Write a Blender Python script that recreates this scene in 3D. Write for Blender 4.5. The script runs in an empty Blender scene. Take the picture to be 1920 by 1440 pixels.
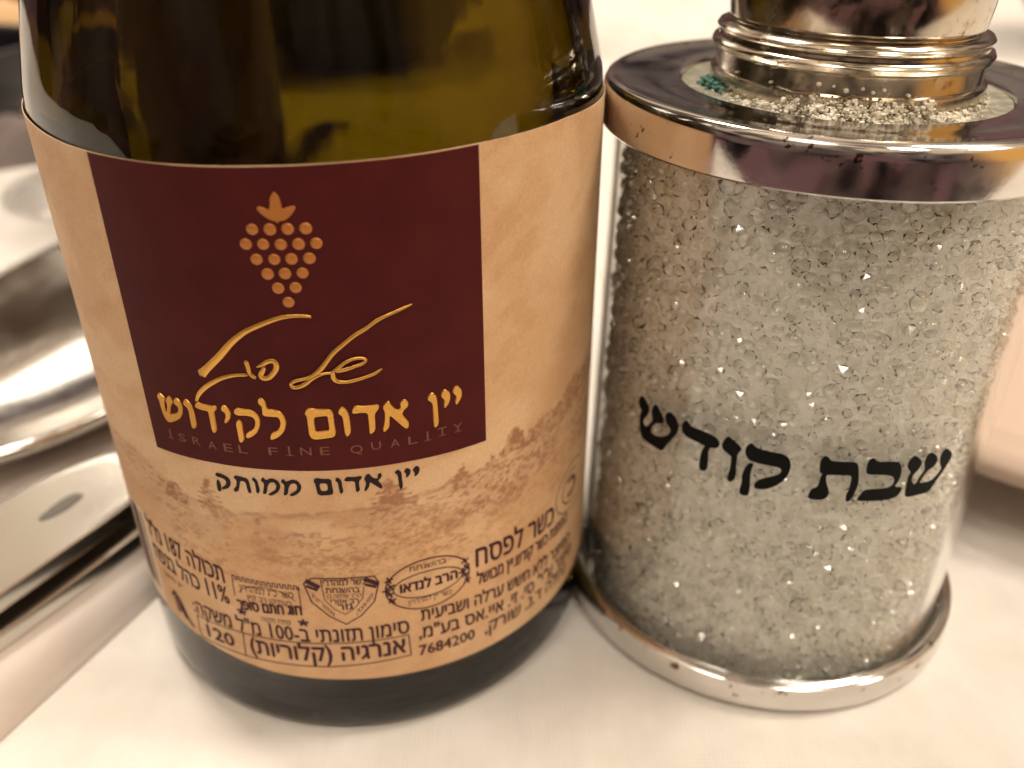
import bpy, bmesh, math, random
import numpy as np
from mathutils import Vector, Matrix
from mathutils.geometry import tessellate_polygon

# ------------------------------------------------------------------ camera, world, lamps, exposure
# all lengths below are written in millimetres and built at 1 unit = 1 cm
S = 0.1
sc = bpy.context.scene
COL = sc.collection
cam = bpy.data.cameras.new('camera'); camo = bpy.data.objects.new('camera', cam); COL.objects.link(camo)
camo.location = (0, 0, 79.1 * S)
camo.rotation_euler = (math.radians(90) - 0.5535, 0, 0)
cam.sensor_fit = 'HORIZONTAL'; cam.sensor_width = 36.0; cam.lens = 1739.5 / 1920 * 36
cam.clip_start = 0.05; cam.clip_end = 2000
cam.dof.use_dof = True; cam.dof.focus_distance = 7.35
cam.dof.aperture_fstop = cam.lens * 0.001 / 0.14       # entrance pupil 1.4 mm
sc.camera = camo
sc.view_settings.view_transform = 'Standard'; sc.view_settings.look = 'None'
sc.view_settings.exposure = 0.45; sc.view_settings.gamma = 1.0
sc.view_settings.use_curve_mapping = False
cy = sc.cycles
cy.max_bounces = 16; cy.transmission_bounces = 16; cy.glossy_bounces = 8; cy.diffuse_bounces = 5
cy.transparent_max_bounces = 16; cy.caustics_reflective = True; cy.caustics_refractive = True
cy.blur_glossy = 0.3; cy.sample_clamp_indirect = 45.0; cy.use_denoising = True

W = bpy.data.worlds.new('World'); sc.world = W; W.use_nodes = True
def setup_world():
    nt = W.node_tree; nt.nodes.clear(); N = nt.nodes.new; L = nt.links.new
    tc = N('ShaderNodeTexCoord'); sep = N('ShaderNodeSeparateXYZ'); L(tc.outputs['Generated'], sep.inputs[0])
    # dim dining room: dark brown walls, warmer towards the ceiling, soft blotches of guests and furniture
    ramp = N('ShaderNodeValToRGB'); r = ramp.color_ramp
    mr = N('ShaderNodeMapRange'); mr.inputs['From Min'].default_value = -1; mr.inputs['From Max'].default_value = 1
    L(sep.outputs['Z'], mr.inputs['Value']); L(mr.outputs[0], ramp.inputs[0])
    r.elements[0].position = 0.0; r.elements[0].color = (0.03, 0.02, 0.016, 1)
    r.elements[1].position = 1.0; r.elements[1].color = (0.66, 0.56, 0.44, 1)
    for p, c in ((0.40, (0.05, 0.03, 0.025, 1)), (0.52, (0.085, 0.07, 0.066, 1)), (0.64, (0.13, 0.11, 0.10, 1)), (0.8, (0.46, 0.38, 0.29, 1))):
        e = r.elements.new(p); e.color = c
    nz = N('ShaderNodeTexNoise'); nz.inputs['Scale'].default_value = 4.2; nz.inputs['Detail'].default_value = 3
    L(tc.outputs['Generated'], nz.inputs['Vector'])
    r2 = N('ShaderNodeValToRGB'); L(nz.outputs['Fac'], r2.inputs[0]); e = r2.color_ramp.elements
    e[0].position = 0.42; e[0].color = (0.16, 0.15, 0.16, 1); e[1].position = 0.58; e[1].color = (1.45, 1.3, 1.15, 1)
    mx = N('ShaderNodeMix'); mx.data_type = 'RGBA'; mx.blend_type = 'MULTIPLY'; mx.inputs['Factor'].default_value = 1
    L(ramp.outputs[0], mx.inputs['A']); L(r2.outputs[0], mx.inputs['B'])
    # reddish clothes of the people at the table
    nz2 = N('ShaderNodeTexNoise'); nz2.inputs['Scale'].default_value = 3.4; nz2.inputs['Detail'].default_value = 1
    mp = N('ShaderNodeMapping'); mp.inputs['Location'].default_value = (3.1, 1.7, 0.4); L(tc.outputs['Generated'], mp.inputs[0]); L(mp.outputs[0], nz2.inputs['Vector'])
    r3 = N('ShaderNodeValToRGB'); L(nz2.outputs['Fac'], r3.inputs[0]); e = r3.color_ramp.elements
    e[0].position = 0.50; e[0].color = (0, 0, 0, 1); e[1].position = 0.56; e[1].color = (1, 1, 1, 1)
    lo = N('ShaderNodeMapRange'); lo.inputs['From Min'].default_value = 0.30; lo.inputs['From Max'].default_value = 0.10
    L(sep.outputs['Z'], lo.inputs['Value'])
    mm = N('ShaderNodeMath'); mm.operation = 'MULTIPLY'; L(r3.outputs[0], mm.inputs[0]); L(lo.outputs[0], mm.inputs[1])
    mx2 = N('ShaderNodeMix'); mx2.data_type = 'RGBA'; L(mm.outputs[0], mx2.inputs['Factor']); L(mx.outputs['Result'], mx2.inputs['A'])
    mx2.inputs['B'].default_value = (0.13, 0.062, 0.057, 1)
    # warm wood panelling to the right behind the photographer
    dp = N('ShaderNodeVectorMath'); dp.operation = 'DOT_PRODUCT'; L(tc.outputs['Generated'], dp.inputs[0]); dp.inputs[1].default_value = (0.93, -0.30, 0.18)
    am = N('ShaderNodeMapRange'); am.inputs['From Min'].default_value = 0.86; am.inputs['From Max'].default_value = 0.93; L(dp.outputs['Value'], am.inputs['Value'])
    mx3 = N('ShaderNodeMix'); mx3.data_type = 'RGBA'; L(am.outputs[0], mx3.inputs['Factor']); L(mx2.outputs['Result'], mx3.inputs['A'])
    mx3.inputs['B'].default_value = (0.72, 0.36, 0.09, 1)
    bg = N('ShaderNodeBackground'); L(mx3.outputs['Result'], bg.inputs[0]); bg.inputs['Strength'].default_value = 1.0
    out = N('ShaderNodeOutputWorld'); L(bg.outputs[0], out.inputs[0])
setup_world()

def lamp(name, loc, target, size, power, color, sy=None):
    d = bpy.data.lights.new(name, 'AREA'); d.shape = 'RECTANGLE' if sy else 'DISK'; d.size = size
    if sy: d.size_y = sy
    d.energy = power; d.color = color
    o = bpy.data.objects.new(name, d); COL.objects.link(o); o.location = loc
    o.rotation_euler = (Vector(target) - Vector(loc)).to_track_quat('-Z', 'Y').to_euler()
    return o
lamp('ceiling_and_fill_lamp', (-50, 60, 150), (0, 10, 0), 32, 125000, (1.0, 0.875, 0.73))
lamp('ceiling_and_fill_lamp', (75, 15, 140), (0, 10, 0), 36, 95000, (1.0, 0.875, 0.73))
lamp('ceiling_and_fill_lamp', (-66, 134, 74), (-8, 13, 0), 34, 10500, (1.0, 0.875, 0.73))  # low lamp added at the mirror angle to brighten the spoon
lamp('ceiling_and_fill_lamp', (42, -62, 125), (0, 8, 3), 30, 38000, (1.0, 0.875, 0.73))  # added front light, gives the crystal beads their glints
lamp('ceiling_and_fill_lamp', (-38, -58, 135), (0, 8, 3), 30, 30000, (1.0, 0.875, 0.73))  # second added front light for bead glints, from the left
lamp('ceiling_and_fill_lamp', (95, -25, 95), (0, 8, 3), 20, 12000, (1.0, 0.875, 0.73))  # added fill light for the right part of the label

# ------------------------------------------------------------------ helpers
def link(name, me, mats, parent=None, **props):
    o = bpy.data.objects.new(name, me); COL.objects.link(o)
    for m in (mats if isinstance(mats, (list, tuple)) else [mats]):
        if m and m.name not in [x.name for x in me.materials if x]: me.materials.append(m)
    if parent is not None: o.parent = parent
    for k, v in props.items(): o[k] = v
    return o
def mesh(name, verts, faces, smooth=True):
    me = bpy.data.meshes.new(name)
    me.from_pydata([(v[0] * S, v[1] * S, v[2] * S) for v in verts], [], faces)
    me.update()
    if smooth: me.shade_smooth()
    return me
def thing(name, label, cat, loc=(0, 0, 0), group=None, rot=None):
    o = bpy.data.objects.new(name, None); COL.objects.link(o); o.empty_display_size = 0.5
    o.location = [c * S for c in loc]
    if rot is not None: o.rotation_mode = 'QUATERNION'; o.rotation_quaternion = rot
    o['label'] = label; o['category'] = cat
    if group: o['group'] = group
    return o
def me_flags(bm, deg=38):
    for f in bm.faces: f.smooth = True
    for e in bm.edges:
        if len(e.link_faces) == 2 and e.calc_face_angle(0) > math.radians(deg): e.smooth = False
def lathe(name, prof, n=160, cap=False, wob=None):
    """prof: list of (r, z) in mm; a closed loop when first == last"""
    closed = prof[0] == prof[-1]
    P = prof[:-1] if closed else prof
    V = []; F = []
    for r, z in P:
        for i in range(n):
            a = 2 * math.pi * i / n; V.append((r * math.cos(a), r * math.sin(a), z))
    m = len(P)
    for j in range(m if closed else m - 1):
        k = (j + 1) % m
        for i in range(n):
            i2 = (i + 1) % n
            F.append((j * n + i, j * n + i2, k * n + i2, k * n + i))
    if cap and not closed:
        F.append(tuple(reversed(range(n)))); F.append(tuple((m - 1) * n + i for i in range(n)))
    me = mesh(name, V, F)
    bm = bmesh.new(); bm.from_mesh(me); bmesh.ops.remove_doubles(bm, verts=bm.verts, dist=1e-5)
    bmesh.ops.recalc_face_normals(bm, faces=bm.faces)
    me_flags(bm); bm.to_mesh(me); bm.free()
    return me
def curve_prof(pts, sub=6):
    """Catmull-Rom through (r, z) points"""
    out = []
    P = [pts[0]] + list(pts) + [pts[-1]]
    for i in range(1, len(P) - 2):
        for k in range(sub):
            t = k / sub; a, b, c, d = P[i - 1], P[i], P[i + 1], P[i + 2]
            out.append(tuple(0.5 * (2 * b[j] + (c[j] - a[j]) * t + (2 * a[j] - 5 * b[j] + 4 * c[j] - d[j]) * t * t + (3 * b[j] - a[j] - 3 * c[j] + d[j]) * t ** 3) for j in range(len(b))))
    out.append(tuple(pts[-1])); return out
def auto_smooth(me, deg=35):
    bm = bmesh.new(); bm.from_mesh(me)
    for e in bm.edges:
        if len(e.link_faces) == 2 and e.calc_face_angle(0) > math.radians(deg): e.smooth = False
    bm.to_mesh(me); bm.free(); return me
def rot_frame(tx, ty):
    a = Vector((tx, ty, 1)).normalized(); x = Vector((0, 1, 0)).cross(a).normalized(); y = a.cross(x)
    return Matrix((x, y, a)).transposed().to_quaternion()

# ---- printing on a cylinder: polygons in (s, z) millimetres, s = arc length from the front
def wrap_bm(bm, R, step=0.9):
    """cut a flat (x=s, y=z, z=height) mesh every `step` mm of arc and bend it on to radius R"""
    xs = [v.co.x for v in bm.verts]
    if not xs: return
    x = math.floor(min(xs) / step) * step + step
    while x < max(xs):
        g = bm.verts[:] + bm.edges[:] + bm.faces[:]
        bmesh.ops.bisect_plane(bm, geom=g, plane_co=(x, 0, 0), plane_no=(1, 0, 0), dist=1e-6); x += step
    for v in bm.verts:
        s, z, h = v.co; a = s / R
        v.co = ((R + h) * math.sin(a) * S, -(R + h) * math.cos(a) * S, z * S)
def area2(p): return sum(p[i][0] * p[(i + 1) % len(p)][1] - p[(i + 1) % len(p)][0] * p[i][1] for i in range(len(p)))
def smooth_poly(p, it=1):
    for _ in range(it):
        q = []
        for i in range(len(p)):
            a, b = p[i], p[(i + 1) % len(p)]
            q += [(a[0] * .78 + b[0] * .22, a[1] * .78 + b[1] * .22), (a[0] * .22 + b[0] * .78, a[1] * .22 + b[1] * .78)]
        p = q
    return p
def offset_poly(p, d):
    """move every corner outwards by d (negative: inwards)"""
    n = len(p); sg = 1 if area2(p) > 0 else -1; out = []
    for i in range(n):
        a, b, c = p[i - 1], p[i], p[(i + 1) % n]
        e1 = Vector((b[0] - a[0], b[1] - a[1])); e2 = Vector((c[0] - b[0], c[1] - b[1]))
        if e1.length < 1e-6 or e2.length < 1e-6: out.append(b); continue
        e1.normalize(); e2.normalize()
        m = Vector((e1.y, -e1.x)) + Vector((e2.y, -e2.x))
        if m.length < 0.3: out.append(b); continue
        m.normalize(); out.append((b[0] + m.x * d * sg, b[1] + m.y * d * sg))
    return out
def print_polys(name, groups, R, mat, parent, h=0.02, bevel=0.0, smooth=1, grow=0.0, **props):
    """groups: list of [outer, hole, ...]; bevel > 0 embosses them by that many mm"""
    bm = bmesh.new()
    for gi, g in enumerate(groups):
        loops = [smooth_poly(p, smooth) if smooth else p for p in g]
        if grow: loops = [offset_poly(p, grow * (1 if k == 0 else -1)) for k, p in enumerate(loops)]
        tops = [offset_poly(p, -bevel * .7 * (1 if k == 0 else -1)) if bevel else p for k, p in enumerate(loops)]
        flat = [[Vector((x, y, 0)) for x, y in p] for p in tops]
        vs = [[bm.verts.new((x, y, h + bevel)) for x, y in p] for p in tops]
        allv = [v for l in vs for v in l]
        for t in tessellate_polygon(flat):
            try: f = bm.faces.new([allv[i] for i in t]); f.normal_update(); f.normal_flip() if f.normal.z < 0 else None
            except ValueError: pass
        if bevel:
            for p, top in zip(loops, vs):
                bot = [bm.verts.new((x, y, h - 0.03)) for x, y in p]; n = len(p)
                ccw = area2(p) > 0
                for i in range(n):
                    j = (i + 1) % n
                    q = [bot[i], bot[j], top[j], top[i]]
                    try: bm.faces.new(q if (ccw == (p is loops[0])) or True else q)
                    except ValueError: pass
    wrap_bm(bm, R)
    bmesh.ops.recalc_face_normals(bm, faces=bm.faces) if not bevel else None
    me = bpy.data.meshes.new(name); bm.to_mesh(me); bm.free()
    return link(name, me, mat, parent, **props)
def stroke_bm(bm, pts, h, dome):
    """a pen stroke as a low domed ribbon: pts (s, z, width)"""
    P = curve_prof(pts, 5); n = len(P); rows = []
    for i, p in enumerate(P):
        a = P[max(i - 1, 0)]; b = P[min(i + 1, n - 1)]
        t = Vector((b[0] - a[0], b[1] - a[1])).normalized(); nn = Vector((-t.y, t.x)); w = p[2] / 2
        hh = h + i * 0.0006
        rows.append([bm.verts.new((p[0] + nn.x * w * k, p[1] + nn.y * w * k, hh + dome * (1 - k * k))) for k in (-1, -.6, 0, .6, 1)])
    for i in range(n - 1):
        for k in range(4): bm.faces.new((rows[i][k + 1], rows[i][k], rows[i + 1][k], rows[i + 1][k + 1]))
    for e, sgn in ((0, -1), (n - 1, 1)):
        p = P[e]; a = P[max(e - 1, 0)]; b = P[min(e + 1, n - 1)]
        t = Vector((b[0] - a[0], b[1] - a[1])).normalized() * sgn * p[2] * .4
        tip = bm.verts.new((p[0] + t.x, p[1] + t.y, h + e * .0006))
        r = rows[e]
        for k in range(4): bm.faces.new((r[k], r[k + 1], tip) if sgn > 0 else (r[k + 1], r[k], tip))
_fc = bpy.data.curves.new('type', 'FONT'); _fo = bpy.data.objects.new('type', _fc); COL.objects.link(_fo); _fc.fill_mode = 'NONE'
def inside(p, poly):
    c = False; n = len(poly)
    for i in range(n):
        a, b = poly[i], poly[i - 1]
        if (a[1] > p[1]) != (b[1] > p[1]) and p[0] < (b[0] - a[0]) * (p[1] - a[1]) / (b[1] - a[1]) + a[0]: c = not c
    return c
def text_bm(bm, body, l, r, height, h=0.02, bold=0.0, base=None):
    """set `body` (already in visual order) from l=(s,z) to r=(s,z) on the baseline, `height` mm tall"""
    _fc.body = body; _fc.resolution_u = 2
    bpy.context.view_layer.update()
    ev = _fo.evaluated_get(bpy.context.evaluated_depsgraph_get()); me = ev.to_mesh()
    pts = [v.co.copy() for v in me.vertices]; nb = {}
    for e in me.edges:
        a, b = e.vertices; nb.setdefault(a, []).append(b); nb.setdefault(b, []).append(a)
    ev.to_mesh_clear()
    if not pts: return
    loops = []; todo = set(nb)
    while todo:
        st = min(todo); lp = [st]; todo.discard(st); cur = max(nb[st]) if (st + 1) not in nb[st] else st + 1; prev = st
        while cur != st and cur in todo:
            lp.append(cur); todo.discard(cur)
            nx = [q for q in nb[cur] if q != prev]; prev = cur
            if not nx: break
            cur = nx[0]
        P_ = []
        for k in lp:
            if not P_ or (pts[k] - P_[-1]).length > 1e-5: P_.append(pts[k])
        if len(P_) > 2: loops.append([(p.x, p.y) for p in P_])
    big = [p for p in loops if abs(area2(p)) > 1e-5]
    # a counter is a contour wound against the one that encloses it
    holes = [p for p in big if any(q is not p and area2(q) * area2(p) < 0 and abs(area2(q)) > abs(area2(p)) and inside(p[0], q) for q in big)]
    outs = [p for p in big if not any(p is q for q in holes)]
    co = []; fs = []
    for o_ in outs:
        grp = [o_] + [q for q in holes if inside(q[0], o_)]
        base_i = len(co); flat = [Vector((x, y, 0)) for g_ in grp for x, y in g_]; co += flat
        for t in tessellate_polygon([[Vector((x, y, 0)) for x, y in g_] for g_ in grp]): fs.append(tuple(base_i + k for k in t))
    if not co: return
    x0 = min(c.x for c in co); x1 = max(c.x for c in co)
    cap = base or 0.56
    # heavier faces are overprinted with a slight shift
    sh = [(0, 0)] if bold <= 0 else [(-1.3 * bold, 0), (1.3 * bold, 0), (0, 1.1 * bold), (0, -1.1 * bold)]
    for k, (ox, oz) in enumerate(sh):
        vs = [bm.verts.new((l[0] + ox * 1.6 + (r[0] - l[0]) * (c.x - x0) / (x1 - x0), l[1] + oz * 1.6 + (r[1] - l[1]) * (c.x - x0) / (x1 - x0) + c.y / cap * height, h + .0025 * k)) for c in co]
        for f in fs:
            if len(set(f)) < 3: continue
            try:
                fc = bm.faces.new([vs[i] for i in f]); fc.normal_update()
                if fc.normal.z < 0: fc.normal_flip()
            except ValueError: pass
def line_bm(bm, pts, w, h=0.02, closed=False):
    n = len(pts)
    for i in range(n if closed else n - 1):
        a = Vector(pts[i][:2]); b = Vector(pts[(i + 1) % n][:2]); t = (b - a)
        if t.length < 1e-5: continue
        t.normalize(); nn = Vector((-t.y, t.x)) * w / 2; e = t * w * .35; hh = h + (i % 2) * .002
        q = [a - e - nn, b + e - nn, b + e + nn, a - e + nn]
        bm.faces.new([bm.verts.new((p.x, p.y, hh)) for p in q])
def finish_print(name, bm, R, mat, parent, **props):
    wrap_bm(bm, R); me = bpy.data.meshes.new(name); bm.to_mesh(me); bm.free()
    return link(name, me, mat, parent, **props)

# ------------------------------------------------------------------ materials
def mat(name, color=(.8, .8, .8), rough=.5, metal=0.0, trans=0.0, ior=1.45, spec=.5, sheen=0, coat=0):
    m = bpy.data.materials.new(name); m.use_nodes = True; b = m.node_tree.nodes['Principled BSDF']
    b.inputs['Base Color'].default_value = (*color, 1); b.inputs['Roughness'].default_value = rough
    b.inputs['Metallic'].default_value = metal; b.inputs['Transmission Weight'].default_value = trans
    b.inputs['IOR'].default_value = ior; b.inputs['Specular IOR Level'].default_value = spec
    b.inputs['Sheen Weight'].default_value = sheen; b.inputs['Coat Weight'].default_value = coat
    return m
def nodes(m): return m.node_tree.nodes, m.node_tree.links, m.node_tree.nodes['Principled BSDF']
def noise(m, scale, detail=4, rough=.5, vec=None, stretch=None):
    N, L, b = nodes(m); tc = N.new('ShaderNodeTexCoord'); n = N.new('ShaderNodeTexNoise')
    n.inputs['Scale'].default_value = scale; n.inputs['Detail'].default_value = detail; n.inputs['Roughness'].default_value = rough
    if stretch:
        mp = N.new('ShaderNodeMapping'); mp.inputs['Scale'].default_value = stretch
        L.new(tc.outputs['Object'], mp.inputs[0]); L.new(mp.outputs[0], n.inputs['Vector'])
    else: L.new(tc.outputs['Object'], n.inputs['Vector'])
    return n.outputs['Fac']
def ramp(m, fac, stops):
    N, L, b = nodes(m); r = N.new('ShaderNodeValToRGB'); L.new(fac, r.inputs[0]); e = r.color_ramp.elements
    e[0].position, e[0].color = stops[0][0], (*stops[0][1], 1); e[1].position, e[1].color = stops[-1][0], (*stops[-1][1], 1)
    for p, c in stops[1:-1]: x = e.new(p); x.color = (*c, 1)
    return r.outputs[0]
def bump(m, fac, strength, dist=0.01):
    N, L, b = nodes(m); bp = N.new('ShaderNodeBump'); bp.inputs['Strength'].default_value = strength; bp.inputs['Distance'].default_value = dist
    L.new(fac, bp.inputs['Height']); 
    if b.inputs['Normal'].is_linked: L.new(b.inputs['Normal'].links[0].from_socket, bp.inputs['Normal'])
    L.new(bp.outputs[0], b.inputs['Normal'])
def mult(m, a, bcol):
    N, L, b = nodes(m); x = N.new('ShaderNodeMix'); x.data_type = 'RGBA'; x.blend_type = 'MULTIPLY'; x.inputs['Factor'].default_value = 1
    L.new(a, x.inputs['A']); L.new(bcol, x.inputs['B']); return x.outputs['Result']

# ---- traced print: (s, z[, width]) in mm on the cylinder it is printed on
SALT_TEXT = [[[-20.413,31.121],[-19.728,30.679],[-19.364,30.219],[-19.518,29.542],[-19.932,28.924],[-20.047,28.355],[-19.691,28.037],[-19.334,28.126],[-18.99,28.711],[-18.697,29.164],[-18.812,29.605],[-18.985,30.312],[-18.608,31.138],[-18.033,30.586],[-17.464,29.977],[-17.569,29.53],[-18.15,29.341],[-18.51,29.058],[-18.941,28.333],[-18.935,27.828],[-18.275,27.666],[-17.421,27.952],[-16.837,28.394],[-16.494,28.96],[-16.554,29.427],[-17.005,29.705],[-17.255,30.176],[-17.235,30.676],[-16.817,31.067],[-16.219,30.76],[-15.842,30.153],[-15.839,29.368],[-16.325,28.443],[-16.839,27.587],[-17.251,26.615],[-17.571,26.551],[-18.598,26.573],[-19.829,26.678],[-20.209,27.14],[-20.395,28.065],[-20.447,28.953],[-20.208,29.583],[-20.621,29.768],[-20.844,30.252],[-20.691,30.78]],[[-14.982,30.973],[-14.762,30.73],[-14.455,30.524],[-13.904,30.515],[-13.098,30.507],[-12.393,30.446],[-11.902,30.296],[-11.651,30.004],[-11.641,29.622],[-11.858,29.345],[-12.32,29.264],[-12.543,28.98],[-12.557,28.434],[-12.482,27.871],[-12.399,27.108],[-12.493,26.618],[-12.824,26.427],[-13.063,26.526],[-13.107,27.211],[-13.092,27.916],[-13.014,28.543],[-12.782,29.129],[-13.106,29.241],[-13.931,29.336],[-14.677,29.354],[-15.136,29.591],[-15.332,29.993],[-15.307,30.54]],[[-10.86,30.91],[-10.497,30.653],[-9.968,30.351],[-9.579,29.998],[-9.754,29.701],[-9.901,29.315],[-9.861,28.746],[-9.847,28.066],[-9.731,27.415],[-9.771,26.655],[-10.047,26.258],[-10.265,26.331],[-10.291,26.822],[-10.186,27.555],[-10.189,28.341],[-10.264,28.999],[-10.617,29.168],[-11.202,29.492],[-11.245,30.105]],[[-8.76,30.8],[-8.402,30.494],[-7.756,30.338],[-6.831,30.333],[-5.919,30.348],[-5.404,29.978],[-5.202,29.3],[-5.243,28.521],[-5.501,27.74],[-6.083,27.023],[-6.777,26.459],[-7.612,26.235],[-7.831,26.372],[-7.787,26.882],[-7.306,27.361],[-6.583,27.741],[-5.948,28.132],[-5.74,28.517],[-5.837,28.883],[-6.171,29.051],[-7.091,29.025],[-8.108,29.044],[-8.754,29.145],[-9.085,29.672],[-9.112,30.239],[-8.962,30.569]],[[-8.348,28.801],[-8.459,28.213],[-8.477,27.52],[-8.362,26.564],[-8.29,25.684],[-8.386,25.23],[-8.993,25.207],[-9.029,25.751],[-8.946,26.481],[-9.04,27.247],[-8.918,28.073],[-8.711,28.576]],[[-2.279,30.683],[-1.882,30.18],[-1.195,30.18],[-0.269,30.171],[0.44,30.133],[0.717,28.988],[0.895,28.02],[0.861,27.338],[0.702,26.552],[0.491,26.007],[0.281,26.056],[0.202,26.651],[0.341,27.34],[0.361,28.217],[0.263,28.892],[-0.796,28.913],[-1.72,28.905],[-2.052,28.83],[-2.049,28.396],[-1.905,27.826],[-1.607,27.263],[-1.476,26.683],[-1.687,26.221],[-2.13,26.083],[-2.75,26.068],[-3.088,26.225],[-3.042,26.627],[-2.9,27.138],[-2.472,27.333],[-2.395,27.976],[-2.368,28.463],[-2.257,28.907],[-2.546,29.023],[-2.644,29.777],[-2.671,30.343],[-2.49,30.597]],[[1.761,30.625],[2.194,30.132],[3.103,30.113],[3.969,30.024],[4.452,29.821],[4.733,29.063],[4.797,28.474],[4.701,27.806],[4.462,27.35],[4.685,27.17],[5.296,27.072],[5.275,26.63],[5.029,26.174],[4.191,25.951],[3.144,25.974],[2.037,26.031],[1.3,26.093],[1.394,26.537],[1.708,27.166],[2.45,27.172],[3.297,27.148],[3.969,27.219],[4.345,27.465],[4.426,27.846],[4.37,28.243],[3.957,28.684],[2.891,28.889],[1.97,28.951],[1.54,29.066],[1.413,29.834],[1.49,30.4]],[[5.794,30.47],[6.801,29.561],[6.603,28.927],[6.247,28.514],[6.085,28.253],[6.108,27.662],[6.491,27.14],[6.836,27.115],[6.965,27.678],[7.199,28.214],[7.451,28.692],[7.142,29.391],[7.193,30.195],[7.558,30.447],[8.496,29.643],[8.487,28.968],[7.98,28.612],[7.699,28.535],[7.368,27.978],[7.051,27.215],[7.549,27.047],[8.165,27.038],[8.756,27.174],[9.155,27.605],[9.55,28.228],[9.194,28.773],[8.879,29.541],[8.958,30.097],[9.332,30.425],[10.329,29.551],[10.266,28.938],[9.936,28.257],[9.526,27.494],[9.087,26.829],[8.649,25.852],[7.486,25.913],[6.029,25.891],[5.85,26.724],[5.792,27.624],[5.77,28.215],[5.957,28.715],[5.447,29.24],[5.34,29.642],[5.441,30.102]]]
FOIL = [[[[-12.324,39.002],[-11.991,38.7],[-11.889,38.57],[-12.179,38.0],[-12.17,37.516],[-12.048,37.104],[-11.794,37.548],[-11.657,38.075],[-11.739,38.453],[-11.317,39.053],[-11.116,38.63],[-11.202,38.285],[-11.459,37.97],[-11.666,37.342],[-11.734,37.076],[-11.19,37.277],[-10.688,37.54],[-10.513,37.91],[-10.522,38.23],[-10.863,38.419],[-10.836,38.706],[-10.545,39.022],[-10.24,38.703],[-10.201,38.154],[-10.342,37.552],[-10.628,37.068],[-11.163,36.671],[-11.993,36.256],[-12.28,36.58],[-12.419,37.112],[-12.481,37.745],[-12.49,38.229],[-12.652,38.662]]],[[[-9.563,39.125],[-9.232,38.791],[-9.13,38.338],[-9.083,37.627],[-9.115,36.726],[-9.31,36.391],[-9.499,36.467],[-9.502,37.201],[-9.461,37.938],[-9.497,38.33],[-9.89,38.593],[-9.769,38.941]]],[[[-8.487,39.117],[-8.163,38.988],[-7.478,38.967],[-6.753,39.044],[-6.849,38.727],[-7.12,38.48],[-7.161,37.875],[-7.187,36.741],[-7.363,36.42],[-7.538,36.507],[-7.55,37.236],[-7.546,38.041],[-7.536,38.481],[-8.111,38.484],[-8.79,38.615]]],[[[-6.161,39.276],[-5.839,39.051],[-5.629,38.61],[-5.765,38.034],[-6.175,37.569],[-6.267,37.674],[-6.05,38.069],[-6.0,38.553],[-6.354,38.812]]],[[[-5.006,39.129],[-4.489,39.075],[-3.867,39.065],[-3.429,38.793],[-3.235,38.258],[-3.331,37.614],[-3.627,37.024],[-4.039,36.616],[-4.539,36.353],[-4.559,36.676],[-4.261,36.995],[-3.879,37.199],[-3.599,37.668],[-3.548,38.23],[-3.744,38.527],[-4.289,38.587],[-5.005,38.5],[-5.285,38.738]]],[[[-4.977,38.027],[-4.807,37.771],[-4.832,36.964],[-4.851,36.19],[-5.127,35.824],[-5.241,36.012],[-5.235,36.909],[-5.244,37.712]]],[[[-2.835,40.279],[-2.571,40.028],[-2.514,39.256],[-2.02,39.207],[-1.501,39.114],[-1.226,38.693],[-1.142,38.065],[-1.325,37.421],[-1.659,36.926],[-2.112,36.579],[-2.547,36.388],[-2.496,36.756],[-2.318,37.05],[-1.887,37.236],[-1.596,37.65],[-1.488,38.211],[-1.631,38.639],[-2.231,38.647],[-2.866,38.683],[-2.82,39.235],[-2.836,39.584],[-3.068,39.837],[-3.022,40.15]]],[[[0.864,39.422],[1.4,39.282],[2.359,39.235],[2.611,39.01],[2.613,38.339],[2.624,37.404],[2.668,37.144],[2.517,36.682],[1.807,36.595],[0.953,36.499],[0.635,36.808],[0.628,37.664],[0.64,38.677],[0.496,38.93],[0.638,39.261]],[[1.085,38.624],[1.683,38.711],[2.239,38.741],[2.252,38.193],[2.26,37.258],[1.731,37.201],[1.094,37.14],[1.065,37.823]]],[[[3.375,39.433],[3.657,39.133],[3.82,38.656],[3.847,37.808],[3.826,36.955],[3.526,36.597],[3.423,36.995],[3.414,38.02],[3.367,38.615],[3.078,38.85],[3.179,39.175]]],[[[4.439,39.383],[5.119,39.241],[5.747,39.253],[6.215,39.248],[6.178,38.935],[5.83,38.527],[5.803,37.725],[5.765,36.958],[5.359,36.588],[5.379,37.275],[5.377,38.129],[5.352,38.681],[4.804,38.796],[4.14,38.748],[4.222,39.116]]],[[[7.028,39.478],[7.144,39.105],[7.467,38.624],[7.778,38.435],[8.01,38.684],[7.966,39.115],[8.308,39.397],[8.542,39.078],[8.522,38.745],[8.178,38.48],[7.97,38.056],[8.264,37.522],[8.497,37.126],[8.393,36.628],[8.144,36.77],[7.608,37.488],[7.08,38.188],[6.956,37.956],[6.891,37.024],[6.469,36.651],[6.454,36.93],[6.65,37.669],[6.711,38.509],[6.567,38.955],[6.765,39.257]]],[[[10.561,39.482],[10.885,39.102],[10.948,38.489],[10.967,37.538],[10.993,36.396],[10.667,36.067],[10.633,36.674],[10.647,37.626],[10.619,38.322],[10.521,38.646],[10.217,38.92],[10.323,39.248]]],[[[11.672,39.494],[12.048,39.115],[12.109,38.671],[11.93,38.124],[11.576,37.753],[11.615,38.13],[11.671,38.542],[11.376,38.925],[11.469,39.28]]],[[[12.739,39.571],[13.125,39.044],[13.106,38.45],[12.89,38.088],[12.635,37.752],[12.607,38.09],[12.745,38.564],[12.4,39.011],[12.493,39.365]]]]
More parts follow.
